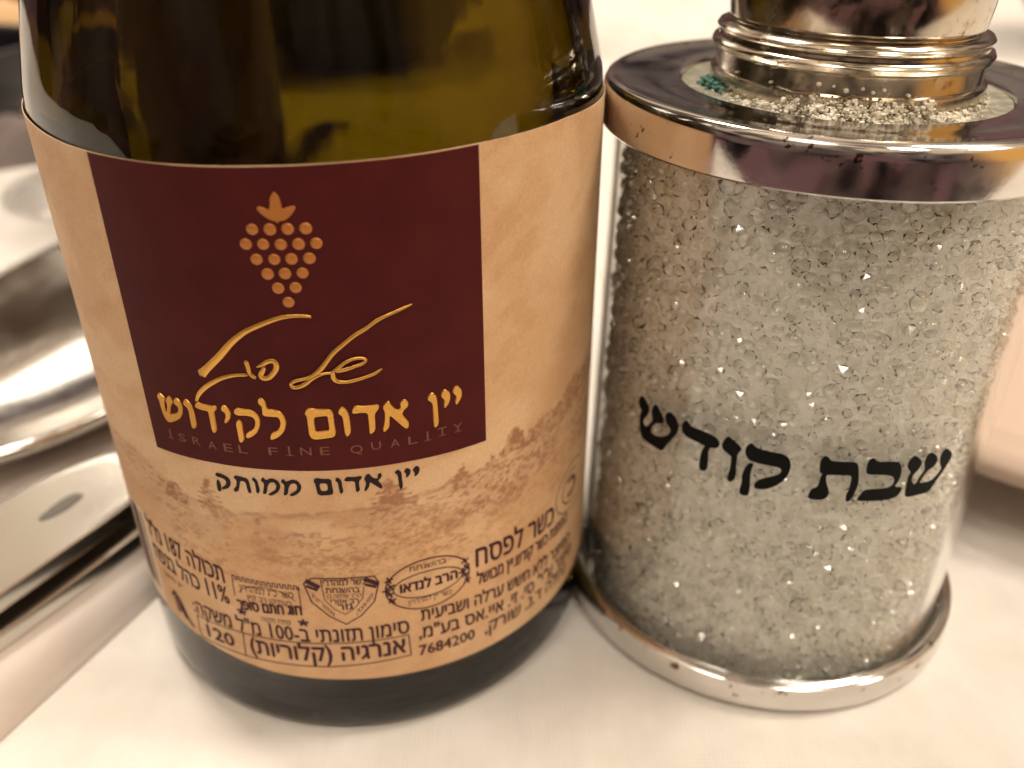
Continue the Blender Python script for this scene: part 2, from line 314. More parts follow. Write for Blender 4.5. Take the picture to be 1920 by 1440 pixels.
SIGN = [[[-7.535,41.89,0.775],[-6.864,42.555,0.604],[-5.67,43.742,0.565],[-4.436,45.087,0.5],[-3.32,46.017,0.418],[-2.291,46.594,0.383],[-1.305,47.04,0.357],[-0.35,47.395,0.334],[0.565,47.528,0.293],[1.339,47.533,0.254],[1.922,47.446,0.215]],[[-8.529,39.243,0.247],[-8.157,39.933,0.355],[-7.45,40.675,0.392],[-6.608,41.306,0.38],[-5.669,41.852,0.34],[-4.591,42.206,0.303],[-3.643,42.336,0.283]],[[-3.519,43.54,0.383],[-3.435,43.043,0.364],[-3.383,42.54,0.352],[-3.138,42.232,0.351],[-2.926,42.138,0.253]],[[-2.68,43.134,0.138],[-2.268,43.338,0.343],[-1.782,43.647,0.374],[-1.278,43.665,0.405],[-1.179,43.238,0.42],[-1.364,42.8,0.41],[-1.848,42.273,0.414],[-2.314,42.14,0.417],[-2.503,42.384,0.403],[-2.235,42.907,0.344],[-2.102,43.166,0.206]],[[9.405,47.67,0.116],[8.607,47.407,0.243],[7.483,47.045,0.258],[6.643,46.712,0.315],[5.789,46.152,0.315],[4.943,45.696,0.333],[4.079,45.039,0.334],[3.201,44.299,0.36],[2.581,43.52,0.364],[2.022,42.849,0.402],[1.367,42.361,0.298],[0.681,42.119,0.27],[0.055,41.963,0.302],[-0.258,41.67,0.273],[-0.124,41.409,0.304],[0.324,41.441,0.339],[0.855,41.727,0.361],[1.338,42.103,0.299],[1.922,42.436,0.274],[2.485,42.599,0.213],[2.925,42.635,0.237],[3.513,43.071,0.295],[4.097,43.497,0.282],[4.769,43.714,0.246],[5.311,43.683,0.235],[5.569,43.492,0.224],[5.271,43.21,0.26],[4.596,43.0,0.272],[3.869,42.816,0.331],[3.266,42.77,0.296]],[[3.009,42.661,0.296],[3.012,42.144,0.345],[3.28,41.799,0.335],[3.873,41.682,0.276],[4.597,41.77,0.288],[5.443,41.961,0.276],[6.186,42.216,0.276],[6.714,42.557,0.156]]]
GRAPES = [[-1.411,54.295],[-0.166,54.311],[1.071,54.335],[2.314,54.333],[-2.031,53.178],[-0.791,53.194],[0.446,53.178],[1.688,53.189],[2.924,53.194],[-1.429,52.029],[-0.162,52.047],[1.054,52.071],[2.316,52.081],[-0.796,50.902],[0.452,50.941],[1.705,50.964],[-0.19,49.783],[1.075,49.822],[0.424,48.658]]
LEAF = [[0.501,57.069],[0.782,56.687],[0.867,56.176],[0.847,55.791],[1.231,55.946],[1.757,56.043],[1.807,55.804],[1.457,55.328],[0.917,54.915],[0.581,54.919],[0.435,54.743],[0.301,54.888],[-0.055,54.987],[-0.446,55.278],[-0.77,55.599],[-0.914,55.887],[-0.71,56.018],[-0.298,55.893],[-0.045,55.732],[0.078,56.182],[0.1,56.564],[0.295,56.881]]
SUB = [[[[-8.077,32.203],[-7.389,32.101],[-6.955,31.839],[-6.878,31.378],[-7.135,30.842],[-7.803,30.47],[-7.783,30.693],[-7.371,31.03],[-7.234,31.48],[-7.458,31.729],[-8.259,31.837]]],[[[-8.1,31.518],[-7.928,31.26],[-7.912,30.358],[-8.288,30.142],[-8.279,30.993]]],[[[-6.3,32.266],[-5.691,32.2],[-5.196,32.104],[-5.147,31.459],[-5.087,30.75],[-5.289,30.572],[-5.384,30.942],[-5.402,31.775],[-5.954,31.857],[-6.123,31.17],[-6.316,30.651],[-6.656,30.522],[-6.661,30.799],[-6.339,31.128],[-6.223,31.807],[-6.472,31.996]]],[[[-4.651,32.363],[-4.401,32.044],[-4.341,31.459],[-4.322,30.923],[-4.596,30.644],[-4.583,31.186],[-4.582,31.841],[-4.812,32.104]]],[[[-3.792,32.473],[-3.645,32.137],[-3.066,32.432],[-2.61,32.237],[-2.439,31.719],[-2.668,31.105],[-3.322,30.623],[-3.609,30.688],[-3.279,30.928],[-2.84,31.269],[-2.725,31.755],[-2.92,32.092],[-3.323,31.995],[-3.583,31.552],[-3.739,30.817],[-4.056,30.694],[-3.861,31.341],[-3.781,31.885],[-4.047,32.09]]],[[[-2.097,32.485],[-1.908,32.109],[-1.347,32.408],[-0.891,32.271],[-0.672,31.745],[-0.886,31.145],[-1.466,30.705],[-1.793,30.772],[-1.476,31.004],[-1.055,31.319],[-0.968,31.797],[-1.15,32.086],[-1.539,32.011],[-1.785,31.584],[-1.946,30.859],[-2.254,30.718],[-2.098,31.386],[-2.035,31.865],[-2.306,32.142]]],[[[2.358,32.608],[2.646,32.234],[2.636,31.644],[2.706,31.102],[2.494,30.844],[2.428,31.422],[2.399,32.076],[2.167,32.269]]],[[[3.092,32.547],[3.686,32.462],[4.341,32.523],[4.276,32.296],[4.039,32.032],[4.021,31.5],[4.06,31.077],[3.782,30.896],[3.79,31.528],[3.768,32.123],[2.87,32.156]]],[[[4.914,32.701],[5.157,32.228],[5.516,32.017],[5.717,32.195],[5.638,32.386],[5.891,32.635],[5.959,32.27],[5.7,31.961],[5.598,31.86],[5.932,31.265],[5.861,30.954],[5.204,31.629],[4.944,31.907],[4.799,31.274],[4.486,30.9],[4.487,31.14],[4.693,31.707],[4.547,32.201],[4.663,32.479]]],[[[7.316,32.684],[7.582,32.354],[7.588,31.699],[7.628,30.79],[7.419,30.561],[7.36,31.153],[7.33,32.173],[7.057,32.386]]],[[[8.084,32.674],[8.387,32.399],[8.283,31.951],[7.972,31.633],[8.05,32.126],[7.84,32.33]]],[[[8.913,32.703],[9.17,32.375],[9.044,31.873],[8.703,31.605],[8.779,32.063],[8.569,32.33]]],[[[0.597,32.594],[1.093,32.464],[1.831,32.431],[1.816,31.819],[1.877,31.042],[1.717,30.848],[0.632,30.792],[0.57,31.51],[0.535,32.043],[0.422,32.28]],[[0.791,32.073],[1.516,32.071],[1.524,31.24],[0.861,31.17]]]]
FINE = [["I",-12.202,35.104],["S",-10.92,35.123],["R",-9.445,35.198],["A",-7.92,35.148],["E",-6.451,35.195],["L",-5.113,35.249],["F",-2.559,35.323],["I",-1.216,35.396],["N",0.121,35.422],["E",1.649,35.427],["Q",4.16,35.394],["U",5.74,35.524],["A",7.294,35.505],["L",8.771,35.486],["I",10.023,35.52],["T",11.314,35.639],["Y",12.724,35.593]]
RIDGE = [[-27.105,27.415],[-23.708,27.501],[-18.613,28.486],[-14.767,28.221],[-12.475,27.976],[-9.127,28.518],[-5.982,28.7],[-1.18,29.434],[3.277,29.511],[6.866,29.671],[9.671,30.095],[12.636,30.54],[15.015,30.171],[18.275,29.727],[21.792,29.804],[25.314,30.241],[29.746,30.092],[32.674,31.153]]

# ------------------------------------------------------------------ table
BX, BY, RB = -16.69, 85.63, 25.0         # wine bottle: centre on the table, label radius
SX, SY = 29.208, 85.354                  # salt shaker: centre on the table
rng = np.random.RandomState(7)

cloth = mat('white tablecloth', (0.80, 0.765, 0.71), 0.9, spec=.2, sheen=.15)
def cloth_nodes(m, wk=0.5):
    N, L, b = nodes(m)
    tc = N.new('ShaderNodeTexCoord')
    def wave(dirn, sc):
        w = N.new('ShaderNodeTexWave'); w.bands_direction = dirn; w.inputs['Scale'].default_value = sc
        w.inputs['Distortion'].default_value = .6; w.inputs['Detail'].default_value = 1
        L.new(tc.outputs['Object'], w.inputs['Vector']); return w.outputs['Fac']
    a = wave('X', 7); c = wave('Y', 7)
    mx = N.new('ShaderNodeMath'); mx.operation = 'MAXIMUM'; L.new(a, mx.inputs[0]); L.new(c, mx.inputs[1])
    bump(m, noise(m, .55, 3), .5, .25); bump(m, noise(m, 1.3, 3, stretch=(2.2, .35, 1)), .25, .1); bump(m, mx.outputs[0], .35, .008); bump(m, noise(m, 30, 3), .2, .006)
    L.new(ramp(m, noise(m, 1.1, 4), [(.35, (.67, .645, .605)), (.65, (.75, .725, .69))]), b.inputs['Base Color'])
cloth_nodes(cloth)
def tabletop():
    # one sheet with faint creases, falling over the table edge far behind and in front
    xs = np.concatenate([np.linspace(-900, -160, 16), np.linspace(-150, 150, 121), np.linspace(160, 900, 16)])
    ys = np.concatenate([np.linspace(-45, 0, 5), np.linspace(5, 330, 131), np.linspace(345, 720, 20)])
    V = []; F = []; nx = len(xs)
    for y in ys:
        for x in xs:
            z = -0.05
            # long pressed creases in the cloth
            for (ax, ay, dx, dy, wd, h) in ((10, 60, .32, .95, 3.2, .35), (17, 60, .36, .93, 2.0, .5), (24, 58, .4, .91, 2.2, .5), (4, 50, .25, .97, 2.6, .45), (120, 300, .9, .43, 26, 5), (40, 330, .93, .36, 30, 6), (75, 95, .2, .98, 8, .5)):
                d = (x - ax) * dy - (y - ay) * dx; al = (x - ax) * dx + (y - ay) * dy
                z += h * math.exp(-(d / wd) ** 2) * math.exp(-(al / (30 if h < 1 else 150)) ** 2) * .8
            near = min(math.hypot(x - BX, y - BY) - 25, math.hypot(x - SX, y - SY) - 23)
            k = min(max(near / 10, 0), 1); z = z * k
            V.append((x, y, z))
    for j in range(len(ys) - 1):
        for i in range(nx - 1): F.append((j * nx + i, j * nx + i + 1, (j + 1) * nx + i + 1, (j + 1) * nx + i))
    n0 = len(V)
    for i, x in enumerate(xs): V.append((x, 730, -120))
    for i in range(nx - 1): F.append(((len(ys) - 1) * nx + i, (len(ys) - 1) * nx + i + 1, n0 + i + 1, n0 + i))
    n1 = len(V)
    for i, x in enumerate(xs): V.append((x, -52, -160))
    for i in range(nx - 1): F.append((n1 + i, n1 + i + 1, i + 1, i))
    link('tablecloth', mesh('tablecloth', V, F), cloth, kind='structure')
tabletop()

# ------------------------------------------------------------------ wine bottle
glass = mat('olive green bottle glass', (1, 1, 1), 0.02, trans=1.0, ior=1.43)
N, L, b = nodes(glass); va = N.new('ShaderNodeVolumeAbsorption'); va.inputs['Color'].default_value = (.72, .67, .02, 1); va.inputs['Density'].default_value = 20
L.new(va.outputs[0], N['Material Output'].inputs['Volume'])
dimple = mat('dark moulding dimple', (.012, .011, .005), .15)
bump(glass, noise(glass, 1.6, 2, stretch=(1, 1, .25)), .30, .05)
bottle = thing('wine_bottle', 'small olive green wine bottle with tan paper label and maroon panel', 'bottle', (BX, BY, 0))
outer = curve_prof([(21.5, 0), (23.3, .1), (24.3, .9), (24.75, 2.4), (24.88, 5), (24.9, 9)], 5)
outer += [(24.9, 30)] + curve_prof([(24.9, 57.5), (24.65, 60.5), (24.0, 63.5), (23.2, 67), (22.2, 71), (20.6, 76), (18.2, 82), (15.8, 90), (14.2, 100), (13.4, 115), (13.2, 135), (13.2, 160)], 5)
inner = curve_prof([(11.0, 160), (11.0, 135), (11.2, 115), (12.0, 100), (13.6, 90), (16.0, 82), (18.4, 76), (20.0, 71), (21.1, 67), (21.9, 63.5), (22.5, 60.5), (22.7, 57.5)], 5)
inner += [(22.7, 30)] + curve_prof([(22.7, 9), (22.5, 5.6), (21.4, 3.4), (18.8, 2.7), (13, 5.3), (7, 8.3), (0.01, 9.4)], 5)
punt = curve_prof([(0.01, 7.6), (7, 6.4), (13, 3.6), (17, 1.2), (19.5, .15), (21.5, 0)], 5)
link('glass_body', lathe('glass_body', outer + inner + punt, 192), glass, bottle)
# stippled moulding dots on the heel
for a in (.62, .70, .84, .93, 1.08, 1.17, 1.33, -.1, .05, 1.5):
    bm = bmesh.new(); aa = a - math.pi / 2
    m4 = Matrix.Translation((24.55 * S * math.cos(aa), 24.55 * S * math.sin(aa), 2.9 * S)) @ Matrix.Rotation(aa, 4, 'Z') @ Matrix.Diagonal((.35 * S, .75 * S, .62 * S, 1))
    bmesh.ops.create_uvsphere(bm, u_segments=16, v_segments=10, radius=1, matrix=m4)
    for f in bm.faces: f.smooth = True
    me = bpy.data.meshes.new('heel_dot'); bm.to_mesh(me); bm.free(); link('heel_dot', me, dimple, bottle)
capm = mat('maroon screw cap', (.25, .03, .04), .35, metal=.6)
link('screw_cap', lathe('screw_cap', [(11.0, 160.4), (13.4, 160.4), (13.9, 161), (13.9, 176), (13.2, 177.4), (0.01, 177.6), (0.01, 176.4), (11.0, 176.0), (11.0, 160.4)], 96), capm, bottle)

# ---- paper label: sheet with its own thickness, print colours stored per vertex
def vnoise(x, y, seed=0):
    xi = np.floor(x).astype(int); yi = np.floor(y).astype(int); xf = x - xi; yf = y - yi
    u = xf * xf * (3 - 2 * xf); v = yf * yf * (3 - 2 * yf)
    def h(a, b):
        n = (a * 374761393 + b * 668265263 + seed * 1442695041) & 0x7fffffff
        n = ((n ^ (n >> 13)) * 1274126177) & 0x7fffffff
        return ((n ^ (n >> 16)) & 0xffff) / 65535.0
    return (h(xi, yi) * (1 - u) + h(xi + 1, yi) * u) * (1 - v) + (h(xi, yi + 1) * (1 - u) + h(xi + 1, yi + 1) * u) * v
def fbm(x, y, seed=0, o=4):
    t = 0; a = .5; n = 0
    for k in range(o): t = t + a * vnoise(x, y, seed + k); n += a; x = x * 2.03 + 7.1; y = y * 2.03 + 3.7; a *= .5
    return t / n
LABEL_BOT = [(-46, 10.6), (-18.8, 10.1), (-13.2, 9.4), (-6.2, 8.6), (.4, 8.45), (13.3, 8.05), (25, 7.9), (40, 8.6), (50, 9)]
LABEL_TOP = [(-46, 59.1), (-23, 58.9), (-17, 58.65), (-9, 58.6), (0, 58.85), (15, 59.0), (25, 58.9), (36, 58.2), (50, 58)]
sa = np.concatenate([np.arange(-46, -34, 1.0), np.arange(-34, 37, .15), np.arange(37, 50.1, 1.0)])
zb = np.interp(sa, *zip(*LABEL_BOT)); zt = np.interp(sa, *zip(*LABEL_TOP))
nz_ = 330; tt = np.linspace(0, 1, nz_)
SS = np.repeat(sa[None, :], nz_, 0); ZZ = zb[None, :] + (zt - zb)[None, :] * tt[:, None]
def sst(a, b, x): t = np.clip((x - a) / (b - a), 0, 1); return t * t * (3 - 2 * t)
def label_print():
    base = np.array([.62, .39, .215])           # kraft parchment
    mott = fbm(SS * .16, ZZ * .2, 3); fine = fbm(SS * 2.2, ZZ * 2.2, 9, 3)
    light = np.array([.685, .47, .28])
    k = sst(.35, .65, mott)[..., None]
    col = base * (1 - k) + light * k
    streak = fbm(SS * .25 + ZZ * .12, ZZ * .5 - SS * .25, 21, 4)      # washed cloud streaks of the sky
    col = col * (1 - .10 * sst(.5, .7, streak)[..., None] * np.array([.6, 1, 1.2]))
    col = col * (0.97 + .06 * fine[..., None])
    # ---- sepia engraving of hills and terraces
    ridge = np.interp(SS, [-27.1, -23.7, -18.6, -14.8, -12.5, -9.1, -6, -1.2, 3.3, 6.9, 9.7, 12.6, 15, 18.3, 21.8, 25.3, 29.7, 32.7], [30.0, 31.0, 31.1, 29.9, 29.0, 28.6, 28.6, 28.9, 29.2, 29.5, 29.9, 30.4, 30.4, 30.3, 30.9, 31.9, 33.3, 34.6])
    ridge = ridge + .5 * (fbm(SS * 1.1, SS * 0 + 1, 5) - .5)
    dep = ridge - ZZ
    fade = sst(-.15, .25, dep) * (1 - sst(5.0, 12.5, dep + 2 * (fbm(SS * .3, ZZ * .3, 6) - .5)) )
    # pen strokes follow terraces that sag towards the middle of the valley
    sag = ZZ + 1.1 * np.exp(-((SS - 3) / 9) ** 2) * np.clip(dep / 3, 0, 1) - .06 * SS * np.clip(dep / 4, 0, 1) * (SS > 6) + .8 * fbm(SS * .20, ZZ * .3, 8)
    ph = sag * 1.55 + 1.3 * fbm(SS * .5, ZZ * .8, 17, 3)
    line = np.abs((ph % 1.0) - .5) * 2
    brk = fbm(SS * 1.3, sag * 2.6, 31, 3); w2 = fbm(SS * 2.2, ZZ * 3.2, 33, 3); big = fbm(SS * .20, sag * .45, 14, 3)
    dots = fbm(SS * 3.4, ZZ * 4.6, 55, 2)
    ink = (1 - sst(.12, .55, line)) * sst(.40, .56, brk) * .75
    ink = np.maximum(ink, sst(.50, .64, .6 * brk + .4 * w2) * .75)
    ink = np.maximum(ink, sst(.50, .66, big) * (.35 + .6 * sst(.42, .58, w2)))
    ink = ink * (.35 + .65 * sst(.38, .60, dots))
    ink = ink * (.45 + .55 * sst(.35, .6, fbm(SS * .3, ZZ * .35, 61, 3)))
    ink = np.maximum(ink, .55 * sst(-.05, .15, dep) * (1 - sst(.35, .7, dep)) * sst(.3, .5, brk))
    left = 1 - sst(-13, -9, SS + (31 - ZZ) * .6)
    ink = ink * (1 - left) + left * (.28 * (1 - sst(1.5, 4.5, dep)) * (.5 + .9 * w2) + .5 * (1 - sst(.12, .4, line)) * sst(.45, .6, brk) * (1 - sst(4, 6, dep)))
    ink = ink * fade
    # deep bands of shrubs
    def blob(cx, cz, rx, rz, s=.9, f=1.2, seed=40):
        d = np.sqrt(((SS - cx) / rx) ** 2 + ((ZZ - cz) / rz) ** 2) + .8 * (fbm(SS * f, ZZ * f, seed, 4) - .5)
        return s * (1 - sst(.75, 1.1, d))
    def tree(cx, zb_, zt_, hw, broad=0, seed=3):
        k = np.clip((zt_ - ZZ) / (zt_ - zb_), -1, 1.2); w_ = hw * (np.clip(k, 0, 1) ** (.45 if broad else .8)) * (.65 + .7 * np.abs(((ZZ * 1.9 + seed) % 1) - .5) * 2 * (0 if broad else 1) + (.35 if broad else 0))
        r = fbm(SS * 2.4, ZZ * 2.0, seed, 3) - .5
        return sst(.0, .25, w_ - np.abs(SS - cx) + r * 1.1 - .1) * sst(0, .08, k) * (1 - sst(1.0, 1.12, k + r * .3)) * (.45 + .55 * sst(.38, .58, w2))
    for a in ((-9.4, 28.2, 32.0, 1.3), (6.6, 28.4, 32.1, 2.3), (12.9, 29.0, 32.0, 1.5), (16.0, 30.0, 31.8, .9)): ink = np.maximum(ink, .85 * tree(*a, seed=int(a[0] * 3) % 17))
    for a in ((18.6, 30.6, 33.2, 2.0), (20.6, 30.4, 32.2, 1.3), (-13.4, 27.6, 29.6, 1.8), (-15.2, 28.2, 29.4, 1.0)): ink = np.maximum(ink, .95 * tree(*a, broad=1, seed=int(a[0] * 3) % 17))
    for a in ((-8.4, 27.4, 1.4, 1.2, .6), (24.5, 31.2, 4.5, 1.5, .8), (29, 32.5, 4, 1.7, .8), (-4.6, 27.6, 1.0, .6, .7),
              (-2.5, 23.6, 3.6, .9, .8), (3.4, 23.7, 4.0, .9, .9), (-5.4, 25.0, .9, 1.8, .6), (10.2, 25.2, 4.6, 1.2, .8), (16.5, 26.7, 4.8, 1.2, .85), (22, 28.6, 4, 1.2, .8), (17.8, 24.4, 2.6, 1.4, .7), (8, 27.6, 3.8, .9, .6), (-15.5, 26.2, 4.2, .4, .6), (-11.2, 25.0, 1.8, .5, .5), (1, 21.6, 8, .7, .4)):
        ink = np.maximum(ink, blob(*a, seed=int(40 + a[0])) * (.35 + .65 * sst(.36, .58, w2)) * (.6 + .4 * sst(.3, .55, dots)))
    ink = np.maximum(ink, .30 * sst(0, .4, dep) * (1 - sst(2.5, 9.5, dep)) * sst(.25, .7, fbm(SS * .35, ZZ * .8, 71, 4)))
    # pale terraces and ruins between the strokes
    for a in ((-1.5, 27.4, 3.6, .8, .8), (2.5, 26.6, 2.4, .6, .5), (14, 24.2, 1.2, 1.6, .7), (19.6, 23.6, 3, 1.6, .6)):
        ink = ink * (1 - blob(*a, seed=77))
    sep = np.array([.30, .13, .065]); inkc = np.clip(ink * .98, 0, .9)[..., None]
    col = col * (1 - inkc) + sep * inkc
    warm = blob(4, 21.0, 22, 6.0, .35, .4, 90)[..., None]; col = col * (1 - warm * .5) + np.array([.72, .40, .17]) * warm * .5
    # pale strip and barcode field at the left end
    f = (sst(-27.6, -27.5, SS) * (1 - sst(-20.75, -20.6, SS + (ZZ - 15) * .0)) * sst(10.4, 10.5, ZZ) * (1 - sst(22.3, 22.5, ZZ)))[..., None]
    col = col * (1 - f) + np.array([.74, .60, .47]) * f
    return np.clip(col, 0, 1)
LC = label_print()
def build_label():
    n, m = SS.shape; R = RB + .02
    a = SS / R
    V = np.stack([R * np.sin(a), -R * np.cos(a), ZZ], -1).reshape(-1, 3)
    # inner face of the paper: coarse strip
    idx = np.arange(n * m).reshape(n, m)
    F = np.stack([idx[:-1, :-1], idx[:-1, 1:], idx[1:, 1:], idx[1:, :-1]], -1).reshape(-1, 4)
    Ri = RB - .06
    cs = np.arange(0, m, 12); cs = np.append(cs, m - 1) if cs[-1] != m - 1 else cs
    lowi = []; V2 = []
    for row in (0, n - 1):
        for c in range(m): V2.append((Ri * math.sin(sa[c] / R), -Ri * math.cos(sa[c] / R), ZZ[row, c]))
    base = n * m; faces = F.tolist()
    for c in range(m - 1):
        b0 = base + c; t0 = base + m + c
        faces.append([b0 + 1, b0, t0, t0 + 1])                                   # back of the paper
        faces.append([int(idx[0, c]), b0, b0 + 1, int(idx[0, c + 1])])           # cut edges
        faces.append([int(idx[-1, c + 1]), t0 + 1, t0, int(idx[-1, c])])
    V = np.concatenate([V, np.array(V2)])
    me = bpy.data.meshes.new('paper_label'); me.from_pydata((V * S).tolist(), [], faces); me.update()
    ca = me.color_attributes.new('print', 'FLOAT_COLOR', 'POINT')
    C = np.ones((len(V), 4), dtype=np.float32); C[:n * m, :3] = LC.reshape(-1, 3); C[n * m:, :3] = (.70, .56, .40)
    ca.data.foreach_set('color', C.ravel()); me.shade_smooth()
    auto = me.polygons
    return me
paper = mat('printed kraft paper', rough=.62, spec=.35)
N, L, b = nodes(paper); at = N.new('ShaderNodeAttribute'); at.attribute_name = 'print'
g = ramp(paper, noise(paper, 42, 4), [(.3, (.9, .9, .9)), (.7, (1.04, 1.04, 1.04))])
L.new(mult(paper, at.outputs['Color'], g), b.inputs['Base Color'])
bump(paper, noise(paper, 26, 5, stretch=(1, 1, 3)), .12, .004)
label = link('paper_label', auto_smooth(build_label(), 40), paper, bottle)

maroon = mat('maroon print', (.062, .0105, .009), .6, spec=.12)
N, L, b = nodes(maroon)
L.new(ramp(maroon, noise(maroon, 3, 5), [(.3, (.060, .0082, .0088)), (.7, (.078, .0108, .0112))]), b.inputs['Base Color'])
bump(maroon, noise(maroon, 60, 3, stretch=(1, 1, 6)), .12, .003)
print_polys('maroon_panel', [[[(-14.15, 58.57), (-14.25, 46), (-14.42, 32.85), (-8, 33.2), (-2.4, 33.32), (8, 33.3), (15.42, 33.12), (15.34, 46), (15.24, 58.92), (5, 58.86), (0, 58.77), (-6, 58.6)]]], RB + .02, maroon, label, h=.02, smooth=0)
foil = mat('gold foil', (.64, .34, .075), .36, metal=.75)
bump(foil, noise(foil, 35, 3), .5, .01)
copper = mat('copper print', (.47, .175, .038), .42, metal=.25)
bump(copper, noise(copper, 40, 3), .3, .006)
ink = mat('dark brown ink', (.055, .018, .026), .7, spec=.2)
inkb = mat('black ink', (.018, .010, .014), .65, spec=.2)
dimg = mat('dull bronze print', (.17, .055, .03), .5)
RL = RB + .04
for s_, z_ in GRAPES:
    bm = bmesh.new(); rings = []; rr = .44 * random.Random(s_).uniform(.97, 1.04)
    for k, (q, hh) in enumerate(((1.0, .0), (.93, .07), (.72, .115), (0.0, .10))):
        if q == 0: rings.append([bm.verts.new((s_, z_, hh))]); continue
        rings.append([bm.verts.new((s_ + rr * q * math.cos(t), z_ + rr * q * math.sin(t), hh)) for t in [2 * math.pi * i / 20 for i in range(20)]])
    for k in range(2):
        for i in range(20): bm.faces.new((rings[k][i], rings[k][(i + 1) % 20], rings[k + 1][(i + 1) % 20], rings[k + 1][i]))
    for i in range(20): bm.faces.new((rings[2][i], rings[2][(i + 1) % 20], rings[3][0]))
    for f in bm.faces: f.smooth = True
    finish_print('grape', bm, RL, copper, label)
print_polys('grape_leaf', [[LEAF]], RL, copper, label, h=.03, bevel=.07, smooth=2)
for g in FOIL: print_polys('foil_letter', [g], RL, foil, label, h=.03, bevel=.07, grow=.07, smooth=1)
for i, st in enumerate(SIGN):
    bm = bmesh.new(); stroke_bm(bm, st, .03 + .01 * i, .09)
    for f in bm.faces: f.smooth = True
    finish_print('signature_stroke', bm, RL, foil, label)
for ch, s_, z_ in FINE:
    bm = bmesh.new(); wd = {'Q': 1.0, 'N': .9}.get(ch, .78); z_ -= .1
    if ch == 'I':
        line_bm(bm, [(s_, z_ - .42), (s_, z_ + .42)], .15, .012)
    else: text_bm(bm, ch, (s_ - wd / 2, z_ - .42), (s_ + wd / 2, z_ - .42), .84, .012, -.012, .73)
    if ch in 'ITY': line_bm(bm, [(s_ - .3, z_ - .42), (s_ + .3, z_ - .42)], .07, .018)
    finish_print('fine_letter', bm, RL, dimg, label)
for g in SUB: print_polys('subtitle_letter', [g], RL, inkb, label, h=.01, grow=.04, smooth=1)

# small print
def small(name, items, m=None, R=RL):
    bm = bmesh.new()
    for it in items:
        if it[0] == 'T': text_bm(bm, it[1], it[2], it[3], it[4], .01, it[5] if len(it) > 5 else 0, it[6] if len(it) > 6 else None)
        elif it[0] == 'L': line_bm(bm, it[1], it[2], .012, it[3] if len(it) > 3 else False)
    return finish_print(name, bm, R, m or ink, label, kind='stuff')
def ell(cx, cz, rx, rz, n=40, a0=0, a1=2 * math.pi, tilt=0):
    o = []
    for i in range(n if a1 - a0 > 6.2 else n + 1):
        t = a0 + (a1 - a0) * i / n; o.append((cx + rx * math.cos(t), cz + rz * math.sin(t) + tilt * rx * math.cos(t)))
    return o
small('volume_print', [('T', 'ל"מ 187 הלוכת', (-20.4, 20.0), (-9.72, 19.15), 1.85, .022), ('T', 'חפנב להכ 11%', (-20.2, 17.1), (-9.68, 16.5), 1.75, .022), ('T', 'רצוימ ןיי', (-19.4, 15.5), (-16.0, 15.5), .5)])
small('energy_print', [('T', ':הקשמ ל"מ 100-ב יתנוזת ןומיס', (-14.9, 13.15), (7.2, 13.75), 1.5, .018),
      ('L', [(-14.66, 12.78), (-9.0, 13.1), (0, 13.35), (7.1, 13.45), (7.2, 10.72), (0, 10.25), (-9, 9.95), (-14.8, 9.85)], .12, True), ('L', [(-8.9, 13.1), (-9.1, 9.95)], .12),
      ('T', '(תוירולק) היגרנא', (-8.3, 10.75), (6.7, 11.25), 1.7, .03), ('T', '120', (-13.6, 10.5), (-10.2, 10.65), 1.75, .03, .73)])
small('passover_print', [('T', 'חספל רשכ', (14.1, 19.25), (24.6, 18.5), 2.05, .03)])
small('producer_print', [('T', 'לשובמ ןיי.שדוק רשכ תצמחה', (14.15, 17.0), (27.6, 16.4), 1.2, .02), ('T', 'תיעיבשו הלרע ששח אלל רצוימה', (8.4, 14.85), (28.4, 13.2), 1.25, .02),
      ('T', ',מ"עב סא.ייא .יז .יס "י"ע רצוימ', (8.1, 12.6), (29, 11.2), 1.3, .02), ('T', '7684200', (8.0, 10.35), (13.7, 10.15), 1.4, .02, .73), ('T', ',קרוש .נ.ד הלחנ', (14.9, 10.05), (27.6, 9.5), 1.3, .02)])
cren = [(-8.9, 17.9)]; x = -8.75
while x < -2.6:
    cren += [(x, 20.5), (x + .25, 20.5), (x + .25, 20.05), (x + .5, 20.05)]; x += .5
cren += [(-2.35, 20.4), (-2.35, 17.6)]
em = [('L', cren, .09), ('T', 'ןירדהמל ג"כ רשכ', (-8.2, 18.8), (-2.9, 18.9), .7), ('T', 'ץיק בר ןקיתעב', (-7.6, 17.9), (-3.2, 17.9), .55), ('T', 'רפוס םתח גוח', (-8.8, 16.35), (-2.4, 16.9), 1.05, .03), ('T', 'הוקת חתפ', (-6.5, 15.4), (-3.6, 15.5), .5)]
em.append(('L', ell(-5.55, 17.9, 2.9, 1.9, 16, .35, 2.8), .07))
for cx, cz in ((-8.5, 16.0), (-2.4, 15.9)):
    for k in range(5):
        t = k * 1.2566 + .3; em.append(('L', [(cx, cz), (cx + .42 * math.cos(t), cz + .36 * math.sin(t))], .26))
small('kashrut_crest', em)
